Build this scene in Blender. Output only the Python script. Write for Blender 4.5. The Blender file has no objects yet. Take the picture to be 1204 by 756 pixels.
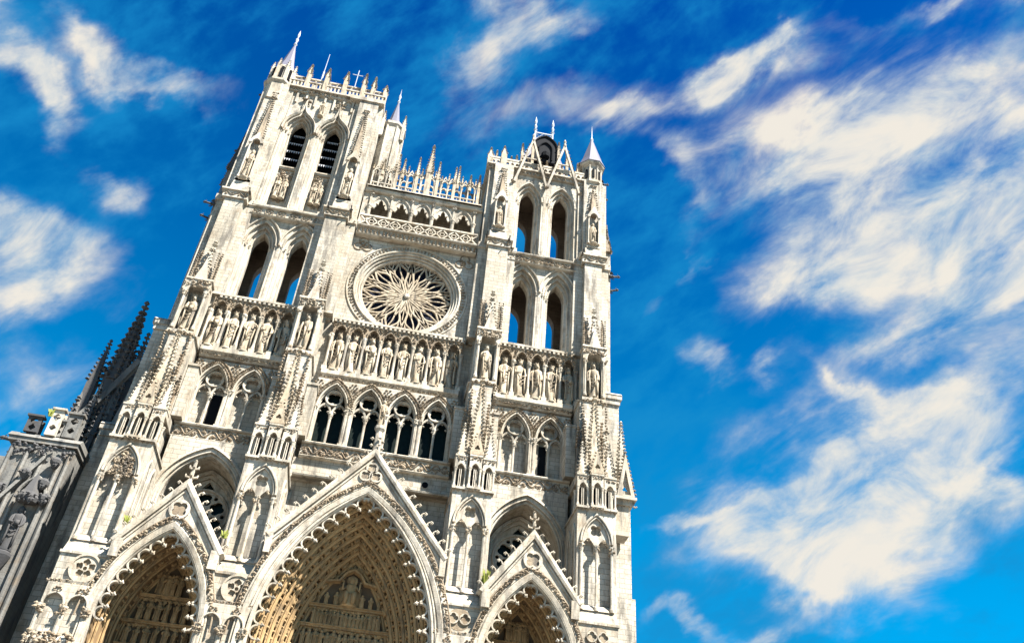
import bpy, math, random
from math import sin, cos, pi, sqrt, radians, atan2, hypot
from mathutils import Vector, Matrix
from mathutils.geometry import tessellate_polygon
S = bpy.context.scene
col = S.collection
random.seed(7)
G = 44.75                      # height of the kings' gallery floor above the square

# ------------------------------------------------------------------ camera
F, PITCH, ROLL, YAW = 1018.589, 0.66634773, 0.08679115, 0.13764539
cam = bpy.data.objects.new('camera', bpy.data.cameras.new('camera'))
col.objects.link(cam)
cam.data.sensor_width = 36.0
cam.data.lens = 36.0 * F / 1204.0
cam.data.clip_start, cam.data.clip_end = 0.1, 6000.0
fwd = Vector((sin(YAW) * cos(PITCH), cos(YAW) * cos(PITCH), sin(PITCH)))
r0 = Vector((cos(YAW), -sin(YAW), 0.0)); u0 = r0.cross(fwd)
r1 = cos(ROLL) * r0 + sin(ROLL) * u0; u1 = -sin(ROLL) * r0 + cos(ROLL) * u0
cam.matrix_world = Matrix((
    (r1.x, u1.x, -fwd.x, 1.37979), (r1.y, u1.y, -fwd.y, -65.13681),
    (r1.z, u1.z, -fwd.z, -43.14946 + G), (0, 0, 0, 1)))
S.camera = cam

# ------------------------------------------------------------------ light
S.view_settings.view_transform = 'Standard'; S.view_settings.look = 'None'
S.view_settings.exposure = 2.38; S.view_settings.gamma = 1.0
SUNV = Vector((0.98, -1.0, 2.0)).normalized()        # towards the sun
sun = bpy.data.objects.new('sun', bpy.data.lights.new('sun', 'SUN'))
sun.data.energy = 4.7; sun.data.angle = radians(0.55); sun.data.color = (1.0, 0.94, 0.845)
sun.rotation_euler = SUNV.to_track_quat('Z', 'Y').to_euler()
col.objects.link(sun)

W = bpy.data.worlds.new('World'); S.world = W; W.use_nodes = True
nt = W.node_tree; nt.nodes.clear()
def wn(t, **k):
    n = nt.nodes.new(t)
    for a, b in k.items(): setattr(n, a, b)
    return n
def wl(a, b): nt.links.new(a, b)
def wm(op, a, b=None, c=None, clamp=False):
    n = wn('ShaderNodeMath', operation=op, use_clamp=clamp)
    for i, q in enumerate((a, b, c)):
        if q is None: continue
        if isinstance(q, (int, float)): n.inputs[i].default_value = q
        else: wl(q, n.inputs[i])
    return n.outputs[0]
out = wn('ShaderNodeOutputWorld'); bg = wn('ShaderNodeBackground'); bg.inputs[1].default_value = 0.05
wl(bg.outputs[0], out.inputs[0])
sky = wn('ShaderNodeTexSky', sky_type='NISHITA', sun_disc=False)
sky.sun_elevation = math.asin(SUNV.z); sky.sun_rotation = atan2(SUNV.x, SUNV.y)
sky.air_density = 1.0; sky.dust_density = 0.3; sky.ozone_density = 3.0
tc = wn('ShaderNodeTexCoord')
# deep polarised blue: more saturation than the plain sky model, everywhere alike
mul = wn('ShaderNodeMix', data_type='RGBA', blend_type='MULTIPLY'); mul.inputs[0].default_value = 1.0
wl(sky.outputs[0], mul.inputs[6]); SKY_LOW, SKY_HIGH = (0.0, 0.62, 0.80, 1), (0.0, 0.185, 0.57, 1)
VEIL, CLOUD_A, CLOUD_B = (0.04, 1.05, 2.4, 1), (2.0, 2.55, 2.9, 1), (3.5, 3.28, 2.9, 1)
# clouds: banks of torn cirrus and cumulus laid out by direction on the sky sphere
sep = wn('ShaderNodeSeparateXYZ'); wl(tc.outputs['Generated'], sep.inputs[0])
el = wn('ShaderNodeMapRange', clamp=True); wl(sep.outputs[2], el.inputs[0]); el.inputs[1].default_value = 0.42; el.inputs[2].default_value = 0.88
tint = wn('ShaderNodeMix', data_type='RGBA'); wl(el.outputs[0], tint.inputs[0])
tint.inputs[6].default_value = SKY_LOW; tint.inputs[7].default_value = SKY_HIGH
wl(tint.outputs[2], mul.inputs[7])
def vdot(src, vec):
    n = wn('ShaderNodeVectorMath', operation='DOT_PRODUCT'); wl(src, n.inputs[0]); n.inputs[1].default_value = tuple(vec); return n.outputs['Value']
ea_, eb_ = (r1 * cos(radians(33)) + u1 * sin(radians(33))), (u1 * cos(radians(33)) - r1 * sin(radians(33)))
def frame(src, sx, sy, sz, off):
    c = wn('ShaderNodeCombineXYZ'); wl(vdot(src, ea_ * sx), c.inputs[0]); wl(vdot(src, eb_ * sy), c.inputs[1]); wl(vdot(src, fwd * sz), c.inputs[2])
    a = wn('ShaderNodeVectorMath', operation='ADD'); wl(c.outputs[0], a.inputs[0]); a.inputs[1].default_value = off; return a.outputs[0]
def noise(src, scale, detail, rough, dist=0.0):
    n = wn('ShaderNodeTexNoise'); n.inputs['Scale'].default_value = scale
    n.inputs['Detail'].default_value = detail; n.inputs['Roughness'].default_value = rough
    n.inputs['Distortion'].default_value = dist; wl(src, n.inputs['Vector']); return n
D = tc.outputs['Generated']
wp = noise(frame(D, 1.0, 1.5, 1.0, (4, 2, 7)), 6.5, 6, 0.55)
wc = wn('ShaderNodeVectorMath', operation='SUBTRACT'); wl(wp.outputs['Color'], wc.inputs[0]); wc.inputs[1].default_value = (0.5, 0.5, 0.5)
wv = wn('ShaderNodeVectorMath', operation='MULTIPLY_ADD'); wl(wc.outputs[0], wv.inputs[0]); wv.inputs[1].default_value = (0.17, 0.17, 0.17); wl(D, wv.inputs[2])
WD = wv.outputs[0]
# (centre x, centre y, half length, half width, tilt, weight): read off the photograph once, turned into directions here
CL = [(1090, 150, 140, 60, -14, .95), (1010, 205, 110, 70, -35, 1.0), (1130, 240, 130, 75, -20, .95), (975, 290, 80, 44, -55, .7), (1170, 320, 80, 46, -15, .85), (1075, 392, 80, 17, -24, .42), (1190, 415, 44, 18, -10, .4), (910, 215, 40, 20, -40, .4),
      (1075, 495, 70, 24, -42, .8), (1015, 458, 36, 10, 35, .4), (1010, 540, 120, 60, -28, 1.15), (1120, 530, 46, 18, -50, .6), (950, 600, 110, 42, -22, 1.0), (1090, 590, 150, 28, 4, .75), (980, 665, 110, 34, 22, .8), (1060, 655, 90, 26, -6, .55), (1180, 570, 90, 16, 6, .5),
      (878, 78, 62, 24, -22, .95), (858, 105, 26, 42, 10, .8), (925, 42, 24, 14, -40, .7), (655, 28, 42, 22, -35, .75), (580, 60, 60, 20, -60, .6), (590, 10, 34, 14, 10, .5), (640, 135, 95, 24, -12, .45), (760, 140, 60, 14, -12, .5), (800, 185, 60, 20, 30, .5), (815, 225, 30, 14, 60, .4),
      (832, 435, 22, 24, 0, .75), (905, 441, 24, 15, -30, .6), (775, 352, 26, 9, -35, .4), (822, 310, 8, 22, 10, .35),
      (45, 95, 62, 24, 38, .75), (85, 130, 40, 16, 55, .45), (125, 60, 32, 22, 35, .85), (190, 100, 70, 14, 15, .55), (30, 20, 44, 12, -20, .5), (167, 220, 30, 20, 25, .7), (35, 265, 70, 34, 10, .75), (70, 305, 70, 40, 20, .75), (30, 350, 60, 26, 5, .55),
      (30, 455, 70, 46, 10, .5), (20, 540, 40, 50, 0, .35), (1165, 10, 80, 12, -6, .7), (1010, 30, 50, 14, 20, .15), (790, 745, 60, 12, -4, .5), (890, 740, 50, 14, -22, .5), (830, 607, 60, 9, -4, .4), (770, 610, 40, 12, 0, .3)]
acc = None
for (px, py, a, b, ang, wgt) in CL:
    c0 = (fwd + r1 * ((px - 602) / F) - u1 * ((py - 378) / F)); dist = c0.length; c0.normalize()
    tx = (r1 - c0 * c0.dot(r1)).normalized(); ty = c0.cross(tx).normalized()
    if ty.dot(u1) > 0: ty = -ty
    t = radians(ang); pa = tx * cos(t) + ty * sin(t); pb = ty * cos(t) - tx * sin(t)
    sa = F * dist / (a * 1.0); sb = F * dist / (b * 1.04)
    p = wm('SUBTRACT', vdot(WD, pa * sa), c0.dot(pa) * sa); q = wm('SUBTRACT', vdot(WD, pb * sb), c0.dot(pb) * sb)
    r2 = wm('MULTIPLY_ADD', q, q, wm('MULTIPLY', p, p))
    e = wm('MULTIPLY', wm('EXPONENT', wm('MULTIPLY', r2, -0.8)), wgt)
    acc = e if acc is None else wm('ADD', acc, e)
front = wm('GREATER_THAN', vdot(D, fwd), 0.0)
acc = wm('MULTIPLY', wm('MINIMUM', acc, 0.92), front)
f1 = noise(frame(D, 1.0, 2.0, 1.0, (3, 1, 7)), 8.5, 10, 0.60, 0.45)
f2 = noise(frame(D, 1.0, 1.5, 1.0, (9, 4, 2)), 4.5, 8, 0.60, 0.2)
f3 = noise(frame(D, 1.0, 2.0, 1.0, (1, 8, 5)), 17.0, 6, 0.58, 0.3)
tex = wm('ADD', wm('MULTIPLY', wm('SUBTRACT', f1.outputs[0], 0.5), 2.3), wm('MULTIPLY', wm('SUBTRACT', f3.outputs[0], 0.5), 0.55))
dens = wm('ADD', acc, wm('MULTIPLY', tex, wm('MULTIPLY_ADD', acc, 0.95, 0.22)))
mr = wn('ShaderNodeMapRange', interpolation_type='SMOOTHSTEP', clamp=True); wl(dens, mr.inputs[0])
mr.inputs[1].default_value = 0.10; mr.inputs[2].default_value = 1.15
mr.inputs[3].default_value = 0.0; mr.inputs[4].default_value = 0.97
# thin veils everywhere: a slightly milky, greener blue
vs = wn('ShaderNodeMapRange', interpolation_type='SMOOTHSTEP', clamp=True); wl(wm('ADD', f2.outputs[0], wm('MULTIPLY', wm('SUBTRACT', f3.outputs[0], .5), .35)), vs.inputs[0])
vs.inputs[1].default_value = 0.41; vs.inputs[2].default_value = 0.68; vs.inputs[4].default_value = 0.8
vm = wn('ShaderNodeMix', data_type='RGBA'); wl(vs.outputs[0], vm.inputs[0]); wl(mul.outputs[2], vm.inputs[6]); vm.inputs[7].default_value = VEIL
cc = wn('ShaderNodeMix', data_type='RGBA'); 
ccf = wn('ShaderNodeMapRange', clamp=True); wl(wm('ADD', f1.outputs[0], wm('MULTIPLY', mr.outputs[0], .25)), ccf.inputs[0]); ccf.inputs[1].default_value = .45; ccf.inputs[2].default_value = .85
wl(ccf.outputs[0], cc.inputs[0])
cc.inputs[6].default_value = CLOUD_A; cc.inputs[7].default_value = CLOUD_B
mx = wn('ShaderNodeMix', data_type='RGBA'); wl(mr.outputs[0], mx.inputs[0])
wl(vm.outputs[2], mx.inputs[6]); wl(cc.outputs[2], mx.inputs[7])
wl(mx.outputs[2], bg.inputs[0])

# ------------------------------------------------------------------ materials
def mat(name): 
    m = bpy.data.materials.new(name); m.use_nodes = True
    return m, m.node_tree, m.node_tree.nodes['Principled BSDF']
def stone(name, light, dark, stain, stain_amt=0.5, bump=0.35, joints=0.5, soot=(0.05, 0.045, 0.04), soot_amt=0.0, rough=0.9, scale=1.0):
    m, t, b = mat(name); N = t.nodes; L = t.links
    tx = N.new('ShaderNodeNewGeometry')
    def nz(s, d, r, sc=(1, 1, 1), off=0):
        mp = N.new('ShaderNodeMapping'); mp.inputs['Scale'].default_value = sc; mp.inputs['Location'].default_value = (off, off, off)
        L.new(tx.outputs['Position'], mp.inputs[0])
        n = N.new('ShaderNodeTexNoise'); n.inputs['Scale'].default_value = s; n.inputs['Detail'].default_value = d; n.inputs['Roughness'].default_value = r
        L.new(mp.outputs[0], n.inputs['Vector']); return n.outputs[0]
    def ramp(src, lo, hi):
        r = N.new('ShaderNodeMapRange'); r.inputs[1].default_value = lo; r.inputs[2].default_value = hi; r.clamp = True
        L.new(src, r.inputs[0]); return r.outputs[0]
    def mix(fac, a, c, mode='MIX'):
        x = N.new('ShaderNodeMix'); x.data_type = 'RGBA'; x.blend_type = mode
        if isinstance(fac, float): x.inputs[0].default_value = fac
        else: L.new(fac, x.inputs[0])
        for i, q in ((6, a), (7, c)):
            if isinstance(q, tuple): x.inputs[i].default_value = (*q, 1)
            else: L.new(q, x.inputs[i])
        return x.outputs[2]
    def mth(op, a, c):
        x = N.new('ShaderNodeMath'); x.operation = op
        for i, q in enumerate((a, c)):
            if isinstance(q, float): x.inputs[i].default_value = q
            else: L.new(q, x.inputs[i])
        return x.outputs[0]
    # single ashlar blocks, each its own tone (x+y across, z up)
    sp = N.new('ShaderNodeSeparateXYZ'); L.new(tx.outputs['Position'], sp.inputs[0])
    cb = N.new('ShaderNodeCombineXYZ'); L.new(mth('ADD', sp.outputs[0], sp.outputs[1]), cb.inputs[0]); L.new(sp.outputs[2], cb.inputs[1])
    bk = N.new('ShaderNodeTexBrick'); L.new(cb.outputs[0], bk.inputs['Vector'])
    bk.inputs['Scale'].default_value = 1.0; bk.inputs['Brick Width'].default_value = 0.95; bk.inputs['Row Height'].default_value = 0.42
    bk.inputs['Mortar Size'].default_value = 0.022; bk.inputs['Mortar Smooth'].default_value = 0.3
    bk.inputs['Color1'].default_value = (0, 0, 0, 1); bk.inputs['Color2'].default_value = (1, 1, 1, 1); bk.inputs['Mortar'].default_value = (0.5, 0.5, 0.5, 1)
    big = ramp(nz(0.35 * scale, 4, 0.6, (1, 1, 0.5)), 0.38, 0.66)
    c = mix(big, light, dark)
    c = mix(mth('MULTIPLY', bk.outputs['Color'], 0.38 * joints + 0.03), c, tuple(x * 0.45 for x in dark))
    st = mth('MULTIPLY', ramp(nz(1.3 * scale, 6, 0.68, (1, 1, 0.6), 11), 0.52, 0.66), stain_amt)
    c = mix(st, c, stain)
    if soot_amt > 0:
        so = mth('MULTIPLY', ramp(nz(0.8 * scale, 8, 0.7, (1.6, 1.6, 0.28), 31), 0.50, 0.64), soot_amt)
        c = mix(so, c, soot)
    fine = nz(9.0, 4, 0.6)
    c = mix(mth('MULTIPLY', fine, 0.25), c, tuple(x * 0.55 for x in dark))
    c = mix(mth('MULTIPLY', bk.outputs['Fac'], joints), c, tuple(x * 0.4 for x in dark))
    L.new(c, b.inputs['Base Color']); b.inputs['Roughness'].default_value = rough
    bp = N.new('ShaderNodeBump'); bp.inputs['Strength'].default_value = bump; bp.inputs['Distance'].default_value = 0.06
    hgt = mth('SUBTRACT', mth('ADD', mth('MULTIPLY', nz(3.5, 8, 0.7), 0.9), mth('MULTIPLY', bk.outputs['Color'], 0.06)), mth('MULTIPLY', bk.outputs['Fac'], 0.5 * joints))
    L.new(hgt, bp.inputs['Height']); L.new(bp.outputs[0], b.inputs['Normal'])
    return m
M = {}
M['ashlar'] = stone('pale_ashlar', (0.43, 0.40, 0.345), (0.30, 0.265, 0.205), (0.16, 0.11, 0.06), 0.6, 0.5, 0.8, soot_amt=0.8)
M['plain'] = stone('clean_dressed_stone', (0.44, 0.405, 0.345), (0.31, 0.27, 0.205), (0.16, 0.105, 0.055), 0.6, 0.5, 0.3, soot_amt=0.7)
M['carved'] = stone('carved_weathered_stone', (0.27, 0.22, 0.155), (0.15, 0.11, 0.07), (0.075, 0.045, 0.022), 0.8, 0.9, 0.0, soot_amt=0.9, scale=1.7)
M['statue'] = stone('statue_stone', (0.38, 0.325, 0.245), (0.25, 0.20, 0.135), (0.11, 0.07, 0.035), 0.65, 0.6, 0.0, soot_amt=0.8, scale=2.0)
M['brown'] = stone('ochre_portal_stone', (0.38, 0.255, 0.12), (0.24, 0.155, 0.07), (0.08, 0.048, 0.02), 0.7, 0.5, 0.0, soot_amt=0.5, scale=1.4)
M['relief'] = stone('ochre_relief_stone', (0.36, 0.25, 0.125), (0.21, 0.14, 0.065), (0.08, 0.05, 0.02), 0.5, 0.4, 0.0, soot_amt=0.35, scale=2.0)
M['hollow'] = stone('dark_arch_hollow', (0.20, 0.125, 0.055), (0.12, 0.075, 0.032), (0.05, 0.03, 0.014), 0.5, 0.4, 0.0, soot_amt=0.4)  # darker than the rolls beside it; the contrast is put into the colour
M['relief_ground'] = stone('dark_relief_ground', (0.10, 0.07, 0.04), (0.06, 0.04, 0.022), (0.04, 0.025, 0.015), 0.5, 0.4, 0.0)  # darker than the figures; relief contrast is put into the colour
M['dark'] = stone('sooty_shaded_stone', (0.19, 0.185, 0.17), (0.085, 0.083, 0.078), (0.13, 0.09, 0.05), 0.6, 0.6, 0.3, soot=(0.025, 0.03, 0.035), soot_amt=0.85)  # soot, with the chapel front's shade also darkened into the colour
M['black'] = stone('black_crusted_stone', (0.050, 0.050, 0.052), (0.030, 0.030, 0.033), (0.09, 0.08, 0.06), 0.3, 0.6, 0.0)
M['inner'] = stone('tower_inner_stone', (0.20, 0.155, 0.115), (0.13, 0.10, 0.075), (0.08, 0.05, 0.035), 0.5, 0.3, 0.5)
def simple(name, c, rough=0.5, metal=0.0, nscale=6.0, var=0.35, spec=0.5):
    m, t, b = mat(name); N = t.nodes; L = t.links
    n = N.new('ShaderNodeTexNoise'); n.inputs['Scale'].default_value = nscale; n.inputs['Detail'].default_value = 5
    g = N.new('ShaderNodeNewGeometry'); L.new(g.outputs['Position'], n.inputs['Vector'])
    x = N.new('ShaderNodeMix'); x.data_type = 'RGBA'; L.new(n.outputs[0], x.inputs[0])
    x.inputs[6].default_value = (*[k * (1 - var) for k in c], 1); x.inputs[7].default_value = (*[min(1, k * (1 + var)) for k in c], 1)
    L.new(x.outputs[2], b.inputs['Base Color']); b.inputs['Roughness'].default_value = rough; b.inputs['Metallic'].default_value = metal
    b.inputs['Specular IOR Level'].default_value = spec
    bp = N.new('ShaderNodeBump'); bp.inputs['Strength'].default_value = 0.3; bp.inputs['Distance'].default_value = 0.03
    L.new(n.outputs[0], bp.inputs['Height']); L.new(bp.outputs[0], b.inputs['Normal'])
    return m
M['glass'] = simple('dark_leaded_glass', (0.004, 0.008, 0.007), 0.45, 0, 3.0, 0.8, 0.08)
M['roseglass'] = simple('dark_rose_glass', (0.008, 0.010, 0.022), 0.45, 0, 2.0, 0.8, 0.10)
M['slate'] = simple('pale_slate', (0.10, 0.10, 0.135), 0.6, 0.0, 9.0, 0.35, 0.2)
M['lead'] = simple('dark_lead', (0.012, 0.013, 0.016), 0.8, 0.0, 6.0, 0.35, 0.05)
M['iron'] = simple('painted_iron', (0.30, 0.33, 0.37), 0.5, 0.0)
M['dark_fill'] = simple('dark_board_and_opening', (0.006, 0.007, 0.009), 0.9, 0.0, 6.0, 0.35, 0.05)  # louvre boards, and flat sheets painting the dark of unlit openings
M['lead_edge'] = simple('pale_lead_edge', (0.30, 0.31, 0.34), 0.6)
M['weed'] = simple('yellow_green_weed', (0.15, 0.17, 0.02), 0.8)
M['wood'] = simple('old_oak_door', (0.10, 0.055, 0.03), 0.6)
M['paving'] = stone('square_paving', (0.32, 0.29, 0.25), (0.24, 0.22, 0.19), (0.16, 0.14, 0.12), 0.3, 0.3, 0.6)

# ------------------------------------------------------------------ mesh kit (x right, y into the building, z up; z=0 is the kings' floor)
class MB:
    def __init__(s): s.v = []; s.f = []
    def add(s, v, f):
        o = len(s.v); s.v += v; s.f += [tuple(i + o for i in q) for q in f]; return s
    def box(s, x0, x1, y0, y1, z0, z1):
        return s.add([(x0, y0, z0), (x1, y0, z0), (x1, y1, z0), (x0, y1, z0), (x0, y0, z1), (x1, y0, z1), (x1, y1, z1), (x0, y1, z1)],
                     [(0, 3, 2, 1), (4, 5, 6, 7), (0, 1, 5, 4), (1, 2, 6, 5), (2, 3, 7, 6), (3, 0, 4, 7)])
    def wedge(s, x0, x1, y0, y1, yt, z0, z1):        # sloped weathering: front y0 at the bottom, yt at the top
        return s.add([(x0, y0, z0), (x1, y0, z0), (x1, y1, z0), (x0, y1, z0), (x0, yt, z1), (x1, yt, z1), (x1, y1, z1), (x0, y1, z1)],
                     [(0, 3, 2, 1), (4, 5, 6, 7), (0, 1, 5, 4), (1, 2, 6, 5), (2, 3, 7, 6), (3, 0, 4, 7)])
    def plate(s, loops, y0, y1):                     # outline + holes in the x-z plane, given depth
        flat = [p for l in loops for p in l]
        tri = tessellate_polygon([[Vector((p[0], p[1], 0)) for p in l] for l in loops])
        n = len(flat); v = [(p[0], y0, p[1]) for p in flat] + [(p[0], y1, p[1]) for p in flat]; f = []
        for a, b, c in tri:
            A, B, C = flat[a], flat[b], flat[c]
            if (B[0] - A[0]) * (C[1] - A[1]) - (B[1] - A[1]) * (C[0] - A[0]) < 0: a, b, c = a, c, b
            f.append((a, b, c)); f.append((a + n, c + n, b + n))
        o = 0
        for li, l in enumerate(loops):
            k = len(l); ar = sum(l[i][0] * l[(i + 1) % k][1] - l[(i + 1) % k][0] * l[i][1] for i in range(k))
            ccw = (ar > 0) == (li == 0)
            for i in range(k):
                a, b = o + i, o + (i + 1) % k
                f.append((a, a + n, b + n, b) if ccw else (a, b, b + n, a + n))
            o += k
        return s.add(v, f)
    def sweep(s, path, prof, closed=False):          # path in x-z, profile [(outward offset, y)]
        n = len(path); m = len(prof); v = []
        for i, p in enumerate(path):
            a = path[i - 1] if (i or closed) else p; b = path[(i + 1) % n] if (i < n - 1 or closed) else p
            d1 = Vector((p[0] - a[0], p[1] - a[1])); d2 = Vector((b[0] - p[0], b[1] - p[1]))
            if d1.length < 1e-9: d1 = d2
            if d2.length < 1e-9: d2 = d1
            d1.normalize(); d2.normalize(); t = d1 + d2; t.normalize()
            k = 1.0 / max(0.35, t.dot(d1)); nx, nz = -t.y * k, t.x * k
            for (o, y) in prof: v.append((p[0] + nx * o, y, p[1] + nz * o))
        f = []
        for i in range(n if closed else n - 1):
            for j in range(m):
                a = i * m + j; b = i * m + (j + 1) % m; c = ((i + 1) % n) * m + (j + 1) % m; d = ((i + 1) % n) * m + j
                f.append((a, d, c, b))
        if not closed: f.append(tuple(range(m))); f.append(tuple((n - 1) * m + j for j in reversed(range(m))))
        return s.add(v, f)
    def tube(s, pts, r, seg=6, r_end=None, cap=True):
        n = len(pts); v = []; P = [Vector(p) for p in pts]; up0 = None
        for i in range(n):
            t = (P[min(i + 1, n - 1)] - P[max(i - 1, 0)]).normalized()
            if up0 is None: up0 = Vector((0, 1, 0)) if abs(t.y) < 0.9 else Vector((1, 0, 0))
            e1 = (up0 - t * up0.dot(t)).normalized(); e2 = t.cross(e1); up0 = e1
            rr = r if r_end is None else r + (r_end - r) * i / (n - 1)
            if isinstance(r, (list, tuple)): rr = r[i]
            for k in range(seg):
                a = 2 * pi * k / seg; q = P[i] + e1 * (rr * cos(a)) + e2 * (rr * sin(a)); v.append(tuple(q))
        f = [(i * seg + k, i * seg + (k + 1) % seg, (i + 1) * seg + (k + 1) % seg, (i + 1) * seg + k) for i in range(n - 1) for k in range(seg)]
        if cap: f.append(tuple(reversed(range(seg)))); f.append(tuple((n - 1) * seg + k for k in range(seg)))
        return s.add(v, f)
    def lathe(s, cx, cy, prof, seg=8, rot=0.0, sy=1.0):   # prof [(r,z)] bottom to top
        v = []; 
        for (r, z) in prof:
            for k in range(seg):
                a = rot + 2 * pi * k / seg; v.append((cx + r * cos(a), cy + r * sy * sin(a), z))
        m = len(prof)
        f = [(i * seg + k, i * seg + (k + 1) % seg, (i + 1) * seg + (k + 1) % seg, (i + 1) * seg + k) for i in range(m - 1) for k in range(seg)]
        f.append(tuple(reversed(range(seg)))); f.append(tuple((m - 1) * seg + k for k in range(seg)))
        return s.add(v, f)
    def blob(s, x, y, z, r, j=0.35, sq=(1, 1, 1)):
        R = lambda: r * (1 + random.uniform(-j, j))
        v = [(x + R() * sq[0], y, z), (x, y + R() * sq[1], z), (x - R() * sq[0], y, z), (x, y - R() * sq[1], z), (x, y, z + R() * sq[2]), (x, y, z - R() * sq[2])]
        return s.add(v, [(0, 1, 4), (1, 2, 4), (2, 3, 4), (3, 0, 4), (1, 0, 5), (2, 1, 5), (3, 2, 5), (0, 3, 5)])
    def leaves(s, x0, x1, y, z0, z1, n, r, proud=0.1):
        for _ in range(n):
            s.blob(random.uniform(x0, x1), y - random.uniform(0, proud), random.uniform(z0, z1), r * random.uniform(0.6, 1.25), 0.45, (1, 0.7, 1))
        return s
    def scroll(s, x0, x1, y, z0, z1, pitch, r=0.06):  # running vine with leaf clumps in each bend
        n = max(1, int(round((x1 - x0) / pitch))); dx = (x1 - x0) / n; h = (z1 - z0) / 2; zc_ = (z0 + z1) / 2
        pts = [(x0 + dx * i / 6.0, y - r, zc_ + h * 0.62 * sin(pi * i / 6.0)) for i in range(n * 6 + 1)]
        s.tube(pts, r, 4)
        for i in range(n):
            sg = -1 if i % 2 == 0 else 1; cx = x0 + dx * (i + 0.5)
            for k in range(5):
                a = random.uniform(0, 6.28); q = random.uniform(0.05, 0.4) * h
                s.blob(cx + q * cos(a), y - r, zc_ + sg * h * 0.35 + q * sin(a), h * 0.30 * random.uniform(.7, 1.2), 0.4, (1, .6, 1))
        return s
    def bump(s, dx=0, dy=0, dz=0):
        s.v = [(a + dx, b + dy, c + dz) for a, b, c in s.v]; return s
    def mesh(s, name, m, smooth=False, world=True):
        me = bpy.data.meshes.new(name)
        me.from_pydata([(a, b, c + (G if world else 0)) for a, b, c in s.v], [], s.f); me.materials.append(M[m] if isinstance(m, str) else m)
        if smooth: me.polygons.foreach_set('use_smooth', [True] * len(me.polygons))
        me.update(); return me
    def build(s, name, m, parent=None, smooth=False):
        o = bpy.data.objects.new(name, s.mesh(name, m, smooth)); col.objects.link(o)
        if parent: o.parent = parent
        if name.startswith(STUFF): o['kind'] = 'stuff'
        return o
def inst(name, me, parent, loc, rot=(0, 0, 0), sc=1.0):
    o = bpy.data.objects.new(name, me); col.objects.link(o)
    o.location = (loc[0], loc[1], loc[2] + G); o.rotation_euler = rot
    o.scale = (sc, sc, sc) if isinstance(sc, (int, float)) else sc
    if parent: o.parent = parent
    return o
STUFF = ('carved_', 'foliage_', 'crocket_row', 'flank_crockets', 'spandrel_relief', 'dentil_row')
def tag(o, label=None, cat=None, group=None, kind=None):
    if label: o['label'] = label
    if cat: o['category'] = cat
    if group: o['group'] = group
    if kind: o['kind'] = kind
    return o
def arch(cx, zs, hw, h, n=14, leg=None):              # pointed arch left spring -> apex -> right spring
    R = (hw * hw + h * h) / (2 * hw); c = R - hw; a1 = math.asin(min(1, h / R)); L = []
    if leg is not None: L.append((cx - hw, leg))
    for i in range(n + 1):
        a = a1 * i / n; L.append((cx + c - R * cos(a), zs + R * sin(a)))
    Rr = [(2 * cx - x, z) for x, z in reversed(L[:-1])]
    return L + Rr
def circle(cx, cz, r, n=28):
    return [(cx + r * cos(2 * pi * i / n), cz + r * sin(2 * pi * i / n)) for i in range(n)]
def foil(cx, cz, R, k=4, rot=pi / 4, n=40, d=0.52, lr=0.48):
    pts = []
    for i in range(n):
        a = 2 * pi * i / n; best = 0
        for j in range(k):
            b = rot + 2 * pi * j / k; dd = d * R; l = lr * R
            q = cos(a - b) * dd; disc = l * l - dd * dd * sin(a - b) ** 2
            if disc > 0: best = max(best, q + sqrt(disc))
        pts.append((cx + max(best, R * 0.2) * cos(a), cz + max(best, R * 0.2) * sin(a)))
    return pts
def trefarch(cx, zb, zs, hw, h, n=22):                # lancet opening with trefoiled head, closed loop
    pts = [(cx - hw, zb), (cx - hw, zs)]
    for i in range(1, n):
        a = pi - pi * i / n
        k = 1 + 0.16 * cos(3 * (a - pi / 2)) * -1
        x = cos(a) * hw * k; z = sin(a) * h * (1 + 0.10 * cos(3 * (a - pi / 2)))
        pts.append((cx + max(-hw, min(hw, x)), zs + z))
    pts += [(cx + hw, zs), (cx + hw, zb)]
    return pts
def rect(x0, x1, z0, z1): return [(x0, z0), (x1, z0), (x1, z1), (x0, z1)]
def roll(r, y, off=0.0, n=6): return [(off + r * cos(2 * pi * i / n), y + r * sin(2 * pi * i / n)) for i in range(n)]

def spire(mb, x, y, z0, z1, r, n=4, ck=7, rot=None, ctop=0.12, cs=0.16, finial=True):
    rot = pi / n if rot is None else rot
    mb.lathe(x, y, [(r, z0), (r * 0.10, z1)], n, rot)
    for k in range(n):
        a = rot + 2 * pi * k / n
        for i in range(ck):
            t = (i + 0.35) / ck; rr = r * (1 - 0.9 * t) + cs * 0.45; z = z0 + (z1 - z0) * t
            mb.blob(x + rr * cos(a), y + rr * sin(a), z + cs * .3, cs * (1 - 0.35 * t), 0.3, (1, 1, 1.0))
    if finial:
        f = cs * 1.5
        mb.lathe(x, y, [(r * .1, z1 - .05), (f * .35, z1 + f * .3), (f * .9, z1 + f * .7), (f * .3, z1 + f * 1.1), (f * .25, z1 + f * 1.5), (f * .65, z1 + f * 1.9), (0.01, z1 + f * 2.7)], 6)
def column(mb, x, y, z0, z1, r, seg=8, cap=0.35):
    b = min(cap, (z1 - z0) * .2)
    mb.lathe(x, y, [(r * 1.7, z0), (r * 1.7, z0 + b * .35), (r * 1.25, z0 + b * .6), (r, z0 + b), (r, z1 - b), (r * 1.15, z1 - b * .95), (r * 1.5, z1 - b * .45), (r * 1.9, z1 - b * .2), (r * 1.9, z1)], seg)
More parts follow.
